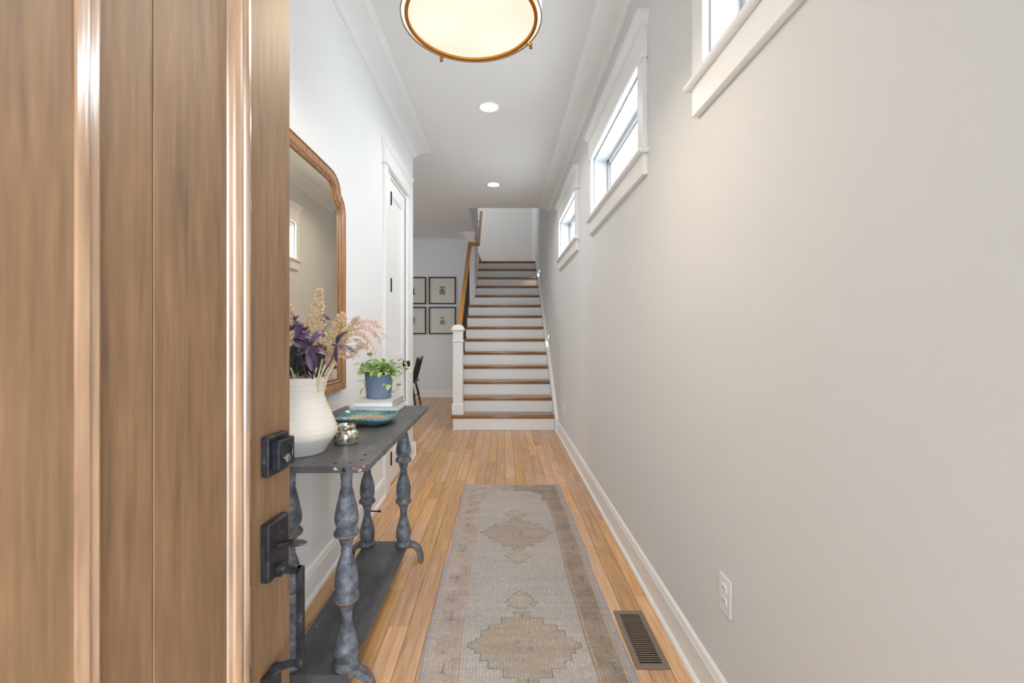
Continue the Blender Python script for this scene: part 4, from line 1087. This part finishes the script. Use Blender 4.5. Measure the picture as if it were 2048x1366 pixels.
purple('purple leaf sprig on the right of the bouquet, beside the mirror frame', [(648, 745), (662, 722), (674, 692)], 1.52,
       [((674, 692), t_, d_) for t_, d_ in (((695, 661), .0), ((674, 727), -.02), ((686, 713), .02), ((661, 690), .0), ((712, 706), .02), ((683, 676), -.02), ((668, 705), .0))], 1.15)
purple('dark purple leaf stem at the left, by the door edge', [(610, 745), (600, 700), (592, 662), (588, 632)], 1.50,
       [((588, 668), (613, 671), -.02), ((600, 655), (575, 662), .0), ((590, 650), (609, 648), .0), ((600, 660), (619, 655), .02), ((586, 640), (598, 630), .0), ((588, 640), (574, 636), .0), ((596, 672), (578, 650), .02), ((602, 690), (585, 675), -.02), ((596, 664), (610, 681), -.03), ((590, 655), (605, 660), -.03), ((600, 680), (618, 668), .03), ((590, 645), (580, 622), .02), ((604, 672), (622, 660), .01), ((592, 690), (576, 700), .0), ((596, 684), (616, 690), .02), ((600, 700), (584, 716), .01), ((604, 664), (592, 644), .03), ((598, 676), (606, 652), .0), ((586, 655), (598, 642), -.02), ((590, 672), (602, 690), -.03)], 1.45)
purple('single purple leaf twig behind the tallest plume', [(640, 735), (646, 690), (648, 628)], 1.60,
       [((646, 628), (661, 639), -.02), ((648, 650), (644, 628), 0), ((650, 665), (656, 650), 0), ((648, 675), (640, 660), .02)], 1.1)
# dark filler greenery at the rim
rf = random.Random(9)
gf = empty('dark_filler_greenery', (-.70, 1.53, 1.0), label='dark green filler leaves crowded at the vase rim', cat='foliage')
DL = leafmesh('filler_leaf', 1, .07, .1, M['dstem'])
for k in range(120):
    x = rf.uniform(578, 640); y0_ = rf.uniform(735, 756); dd = rf.uniform(1.50, 1.58)
    put_leaf(DL, gf, PX(x, y0_, dd), PX(x+rf.uniform(-16, 16), y0_-rf.uniform(20, 62), dd+rf.uniform(-.03, .03)), rf.uniform(0, 6), 1.3)
for k, (x0_, y0_, x1_, y1_) in enumerate(((628, 756, 633, 735), (636, 756, 645, 718), (590, 757, 581, 735), (640, 756, 650, 730), (655, 752, 668, 728))):
    bm = bmesh.new(); tube(bm, [PX(x0_+(x0_-x1_)*.5, y0_+30, 1.52)-gf.location, PX(x0_, y0_, 1.50)-gf.location, PX(x1_, y1_, 1.50)-gf.location], .0028, 6); build('pale_stem', bm, M['straw'], gf, smooth=True)

# candle jar
cj = empty('candle_jar', (-.572, 1.662, TZ), label='small silvery mercury glass candle jar in front of the dish', cat='candle')
bm = bmesh.new(); lathe(bm, [(.038, 0), (.0425, .003), (.0452, .010), (.0455, .030), (.0430, .041), (.036, .047), (.0335, .050), (.0345, .053), (.0355, .066), (.0335, .068), (.0325, .066), (.0315, .050), (.040, .038)], 40, cap=False); build('jar', bm, M['mercury'], cj, smooth=True)
bm = bmesh.new(); lathe(bm, [(.0001, .0445), (.0345, .044)], 24, cap=False); build('wax', bm, M['wick'], cj)

# teal glazed dish: rounded square with scalloped rim
def dish():
    bm = bmesh.new(); na, nr = 96, 16; rings = []
    for i in range(nr+1):
        t = i/nr; ring = []
        for k in range(na):
            a = 2*PI*k/na; ca, sa = math.cos(a), math.sin(a)
            sq_ = 1/(abs(ca)**3.2+abs(sa)**3.2)**(1/3.2)
            r_ = t*.128*sq_*(1+.018*math.sin(5*a+.5)*t)
            z = .006+.030*t**3.2+(.0018*math.sin(a*34) if t > .93 else 0)*1+.004*math.sin(3*a+1)*t**3
            ring.append(bm.verts.new((r_*ca, r_*sa, z)))
        rings.append(ring)
    def add(r1, r2, mi):
        for k in range(na):
            f = bm.faces.new((r1[k], r1[(k+1) % na], r2[(k+1) % na], r2[k])); f.material_index = mi
    for a_, b_ in zip(rings, rings[1:]): add(a_, b_, 0)
    prev = rings[-1]
    for i, (s_, dz) in enumerate(((1.012, -.004), (.97, -.012), (.80, -.026), (.55, -.036), (.50, -.040))):
        ring = [bm.verts.new((v.co.x*s_, v.co.y*s_, max(0, v.co.z+dz))) for v in rings[-1]]; add(prev, ring, 0); prev = ring
    bm.faces.new(prev[::-1])
    return bm
m, t, b = nt('teal_crackle_glaze'); tc = N(t, 'ShaderNodeTexCoord')
ln = N(t, 'ShaderNodeVectorMath', operation='LENGTH'); mp = N(t, 'ShaderNodeMapping'); mp.inputs['Scale'].default_value = (1, 1, 0); L(t, tc.outputs['Object'], mp.inputs['Vector']); L(t, mp.outputs[0], ln.inputs[0])
n = N(t, 'ShaderNodeTexNoise', i_Scale=16.0, i_Detail=5.0); L(t, tc.outputs['Object'], n.inputs['Vector'])
a = N(t, 'ShaderNodeMath', operation='MULTIPLY_ADD'); L(t, n.outputs['Fac'], a.inputs[0]); a.inputs[1].default_value = .07; L(t, ln.outputs['Value'], a.inputs[2])
r = ramp(t, a.outputs[0], [(.100, srgb(160, 140, 118)), (.128, srgb(184, 164, 136)), (.136, srgb(128, 156, 146)), (.156, srgb(78, 118, 110)), (.176, srgb(60, 108, 128))])
n2 = N(t, 'ShaderNodeTexNoise', i_Scale=70.0, i_Detail=4.0); L(t, tc.outputs['Object'], n2.inputs['Vector'])
mr2 = N(t, 'ShaderNodeMapRange', i_To_Min=.55, i_To_Max=1.4); L(t, n2.outputs['Fac'], mr2.inputs['Value'])
hs = N(t, 'ShaderNodeHueSaturation'); L(t, mr2.outputs[0], hs.inputs['Value']); L(t, r.outputs['Color'], hs.inputs['Color']); L(t, hs.outputs['Color'], b.inputs['Base Color'])
b.inputs['Roughness'].default_value = .2; b.inputs['Coat Weight'].default_value = .4
o = build('ceramic_dish', dish(), m, smooth=True, loc=(-.607, 2.045, TZ)); o.rotation_euler = (0, 0, .10)
tag(o, 'teal and sand glazed square ceramic dish with rippled rim', 'dish')

# books
def book(name_label, x0, x1, y0, y1, z0, z1, cov, rz=0):
    cx, cy = (x0+x1)/2, (y0+y1)/2
    r_ = empty('book', (cx, cy, z0), rz, label=name_label, cat='book', group='books under the potted plant')
    a, b_, h = (x1-x0)/2, (y1-y0)/2, z1-z0
    box('back_cover', (-a, a, -b_, b_, 0, .003), cov, r_); box('front_cover', (-a, a, -b_, b_, h-.003, h), cov, r_)
    box('page_block', (-a+.004, a-.003, -b_+.004, b_-.004, .003, h-.003), M['page'], r_)
    box('spine', (a-.003, a, -b_, b_, .0, h), M['spine'] if cov is M['cover1'] else cov, r_, .0008)
book('white hardcover book at the bottom of the pair under the plant', -.765, -.537, 2.262, 2.54, TZ, TZ+.035, M['cover2'])
book('pale grey hardcover book on top of the pair under the plant', -.738, -.540, 2.26, 2.475, TZ+.0355, TZ+.065, M['cover1'], -.03)

# potted pothos
pp = Vector((-.6475, 2.385, TZ+.0655))
pt = empty('potted_plant', pp, label='variegated trailing pothos in a slate blue pot on the books', cat='plant')
bm = bmesh.new(); lathe(bm, [(.060, 0), (.0635, .003), (.0715, .118), (.0722, .124), (.0700, .1245), (.0685, .120), (.066, .08)], 48); build('pot', bm, M['pot'], pt, smooth=True)
bm = bmesh.new(); lathe(bm, [(.0001, .113), (.0685, .110)], 24, cap=False); build('soil', bm, M['soil'], pt)
HL = [leafmesh('pothos_leaf', 1, .43, c_, M['pothos'], heart=True, fold=.10) for c_ in (.05, .12, .2)]
rq = random.Random(4)
def pleaf(base, tip, roll=None, w=1): put_leaf(HL[rq.randrange(3)], pt, base, tip, rq.uniform(-.9, .9) if roll is None else roll, w)
def vine(pts):
    bm = bmesh.new(); L_ = []
    P3 = [Vector(p)-pp for p in pts]
    for i in range(len(P3)-1):
        for k in range(6): L_.append(P3[i].lerp(P3[i+1], k/6))
    L_.append(P3[-1])
    for it in range(3): L_ = [L_[0]]+[(L_[i-1]+L_[i]*2+L_[i+1])/4 for i in range(1, len(L_)-1)]+[L_[-1]]
    tube(bm, L_, .0013, 5); build('vine', bm, M['vine'], pt, smooth=True)
for k in range(150):
    a = rq.uniform(0, 2*PI); rr_ = .082*math.sqrt(rq.random())
    hh = .125+.062*(1-(rr_/.10)**2)*rq.uniform(.1, 1.0)
    base = pp+Vector((math.cos(a)*rr_*1.02, math.sin(a)*rr_, hh))
    d = Vector((math.cos(a)*rq.uniform(.3, 1)+rq.uniform(-.5, .5), math.sin(a)*rq.uniform(.3, 1)+rq.uniform(-.6, .3), rq.uniform(-.45, .55))).normalized()
    pleaf(base, base+d*rq.uniform(.026, .040))
    if k % 3 == 0: vine([pp+Vector((math.cos(a)*rr_*.4, math.sin(a)*rr_*.4, .112)), pp+Vector((math.cos(a)*rr_*.7, math.sin(a)*rr_*.7, hh-.01)), base])
dp = 2.36
for tr in ([(745, 742), (738, 748), (726, 762), (731, 772), (727, 778)], [(775, 742), (786, 752), (778, 765), (774, 780)], [(780, 742), (790, 752), (805, 748), (812, 740)], [(770, 745), (776, 775), (790, 784), (797, 772)],
           [(755, 735), (742, 722), (741, 712)], [(745, 740), (730, 732), (720, 728)], [(775, 738), (792, 728), (806, 726)], [(765, 745), (756, 758), (748, 750)], [(790, 735), (802, 736), (816, 740)]):
    q = [PX(x, y, dp-.02+.01*k) for k, (x, y) in enumerate(tr)]
    vine(q); e_ = q[-1]; d0 = (q[-1]-q[-2]).normalized()
    pleaf(e_, e_+(d0*.6+Vector((0, -.5, -.35))).normalized()*.034, rq.uniform(-.3, .3))
    for k in range(1, len(q)-1):
        pleaf(q[k], q[k]+Vector((rq.uniform(-1, 1), rq.uniform(-.8, .1), rq.uniform(-.5, .6))).normalized()*.030)
for (x, y, tx, ty, s_) in ((748, 742, 743, 757, 1), (772, 768, 765, 776, 1), (778, 770, 775, 783, 1), (785, 752, 788, 765, 1), (762, 745, 758, 758, 1), (730, 735, 722, 724, 1), (798, 722, 806, 718, 1), (800, 732, 806, 742, 1), (811, 733, 820, 740, 1), (752, 728, 748, 718, 1), (782, 728, 788, 718, 1), (768, 726, 762, 716, 1)):
    pleaf(PX(x, y, 2.30), PX(tx, ty, 2.285), rq.uniform(-.4, .4))

# ------------------------------------------------------------------ framed pictures
def printmesh(kind):
    nx, ny = 22, 32; img = np.full((ny, nx), .62); yy, xx = np.mgrid[0:ny, 0:nx]; u = xx/(nx-1); v = yy/(ny-1)
    rg = np.random.RandomState(kind)
    if kind == 0:      # beach with a small figure
        img = np.where(v > .62, .55+.1*rg.rand(ny, nx), np.where(v > .45, .30, .40))
        img = np.where((v < .45), .16+.35*rg.rand(ny, nx)*(.5+.5*np.sin(v*30)), img); img = np.where(v > .86, .22, img)
        img = np.where((np.abs(u-.48) < .10) & (v > .42) & (v < .80), .03, img); img = np.where(np.hypot((u-.42), (v-.82)*1.4) < .09, .03, img)
    elif kind == 1:    # seated portrait
        img = np.full((ny, nx), .66)
        img = np.where((np.abs(u-.5) < .20+.30*(1-v)) & (v < .58), .12+.25*rg.rand(ny, nx), img)
        img = np.where(np.hypot(u-.45, (v-.80)*1.4) < .20, .10, img); img = np.where(np.hypot(u-.45, (v-.74)*1.4) < .12, .38, img); img = np.where((v < .08), .5, img)
    elif kind == 2:
        img = np.where(v < .15, .1, .6); img = np.where((np.abs(u-.55) < .22) & (v < .75), .04, img)
    else:
        img = .25+.35*rg.rand(ny, nx); img = np.where((np.abs(u-.5) < .2) & (v > .2) & (v < .9), .08, img)
    me = bpy.data.meshes.new('print'); w, h = .055, .0785
    co = np.stack([(u-.5)*2*w, np.zeros_like(u), (v-.5)*2*h], -1).reshape(-1, 3)
    idx = np.arange(nx*ny).reshape(ny, nx); f = np.stack([idx[:-1, :-1], idx[:-1, 1:], idx[1:, 1:], idx[1:, :-1]], -1).reshape(-1, 4)
    me.from_pydata(co.tolist(), [], f.tolist()); ca = me.color_attributes.new('tone', 'FLOAT_COLOR', 'POINT')
    g = img.reshape(-1, 1); ca.data.foreach_set('color', np.concatenate([g, g*.97, g*.92, np.ones_like(g)], 1).astype(np.float32).ravel()); return me
m, t, b = nt('photo_print'); at = N(t, 'ShaderNodeAttribute', attribute_name='tone'); L(t, at.outputs['Color'], b.inputs['Base Color']); b.inputs['Roughness'].default_value = .5; M['print'] = m
def picture(x0, z0, kind, label):
    s_ = .519; cx, cz = x0+s_/2, z0+s_/2
    r_ = empty('picture_frame', (cx, KB, cz), label=label, cat='picture', group='black framed pictures on the dining wall')
    h = s_/2; w = .021
    bm = bmesh.new()
    bx(bm, -h, h, -.030, -.001, h-w, h, .0015); bx(bm, -h, h, -.030, -.001, -h, -h+w, .0015); bx(bm, -h, -h+w, -.030, -.001, -h+w, h-w, .0015); bx(bm, h-w, h, -.030, -.001, -h+w, h-w, .0015)
    build('frame', bm, M['frameblk'], r_)
    box('mat_board', (-h+w, h-w, -.014, -.010, -h+w, h-w), M['mat'], r_)
    o = bpy.data.objects.new('print', printmesh(kind)); C.objects.link(o); o.parent = r_; o.location = (0, -.0155, 0); o.data.materials.append(M['print'])
    box('glazing', (-h+w, h-w, -.0205, -.019, -h+w, h-w), M['pglass'], r_)
picture(-1.414, 1.788, 0, 'upper right framed picture, small beach photo in a wide mat')
picture(-1.414, 1.212, 1, 'lower right framed picture, small seated portrait in a wide mat, beside the newel')
picture(-1.988, 1.788, 2, 'upper left framed picture, partly hidden by the hall wall corner')
picture(-1.988, 1.212, 3, 'lower left framed picture, partly hidden by the hall wall corner')

# ------------------------------------------------------------------ dining chair (back turned to the stairs)
ch = empty('dining_chair', (-1.62, 7.55, 0), 0, label='black spindle-back dining chair behind the hall wall corner', cat='chair')
def CP_(name, f, smooth=True):
    bm = bmesh.new(); f(bm); return build(name, bm, M['chairblk'], ch, smooth=smooth)
def seat(bm):
    bx(bm, -.21, .20, -.215, .215, .415, .450, .014, seg=3)
CP_('seat', seat)
for (x, y, ex, ey) in ((.14, -.16, .225, -.215), (.14, .16, .225, .215), (-.15, -.16, -.205, -.21), (-.15, .16, -.205, .21)):
    CP_('leg', lambda bm: tube(bm, [(x, y, .42), ((x+ex)/2, (y+ey)/2, .24), (ex, ey, 0)], [.014, .019, .011], 10))
for sy in (-1, 1):
    CP_('back_post', lambda bm: tube(bm, [(.155, sy*.19, .44), (.20, sy*.20, .62), (.255, sy*.215, .835)], [.016, .018, .014], 10))
for k in range(5):
    y = -.13+k*.065
    CP_('spindle', lambda bm: tube(bm, [(.165, y*.9, .44), (.243, y, .79)], .008, 8))
CP_('crest_rail', lambda bm: tube(bm, [(.248, -.215, .795), (.262, -.1, .80), (.266, 0, .80), (.262, .1, .80), (.248, .215, .795)], [.020]*5, 8))
CP_('stretcher', lambda bm: tube(bm, [(.185, -.19, .20), (.185, .19, .20)], .009, 8)); CP_('stretcher', lambda bm: tube(bm, [(-.18, -.19, .22), (-.18, .19, .22)], .009, 8))
CP_('stretcher', lambda bm: tube(bm, [(.185, 0, .20), (-.18, 0, .22)], .009, 8))
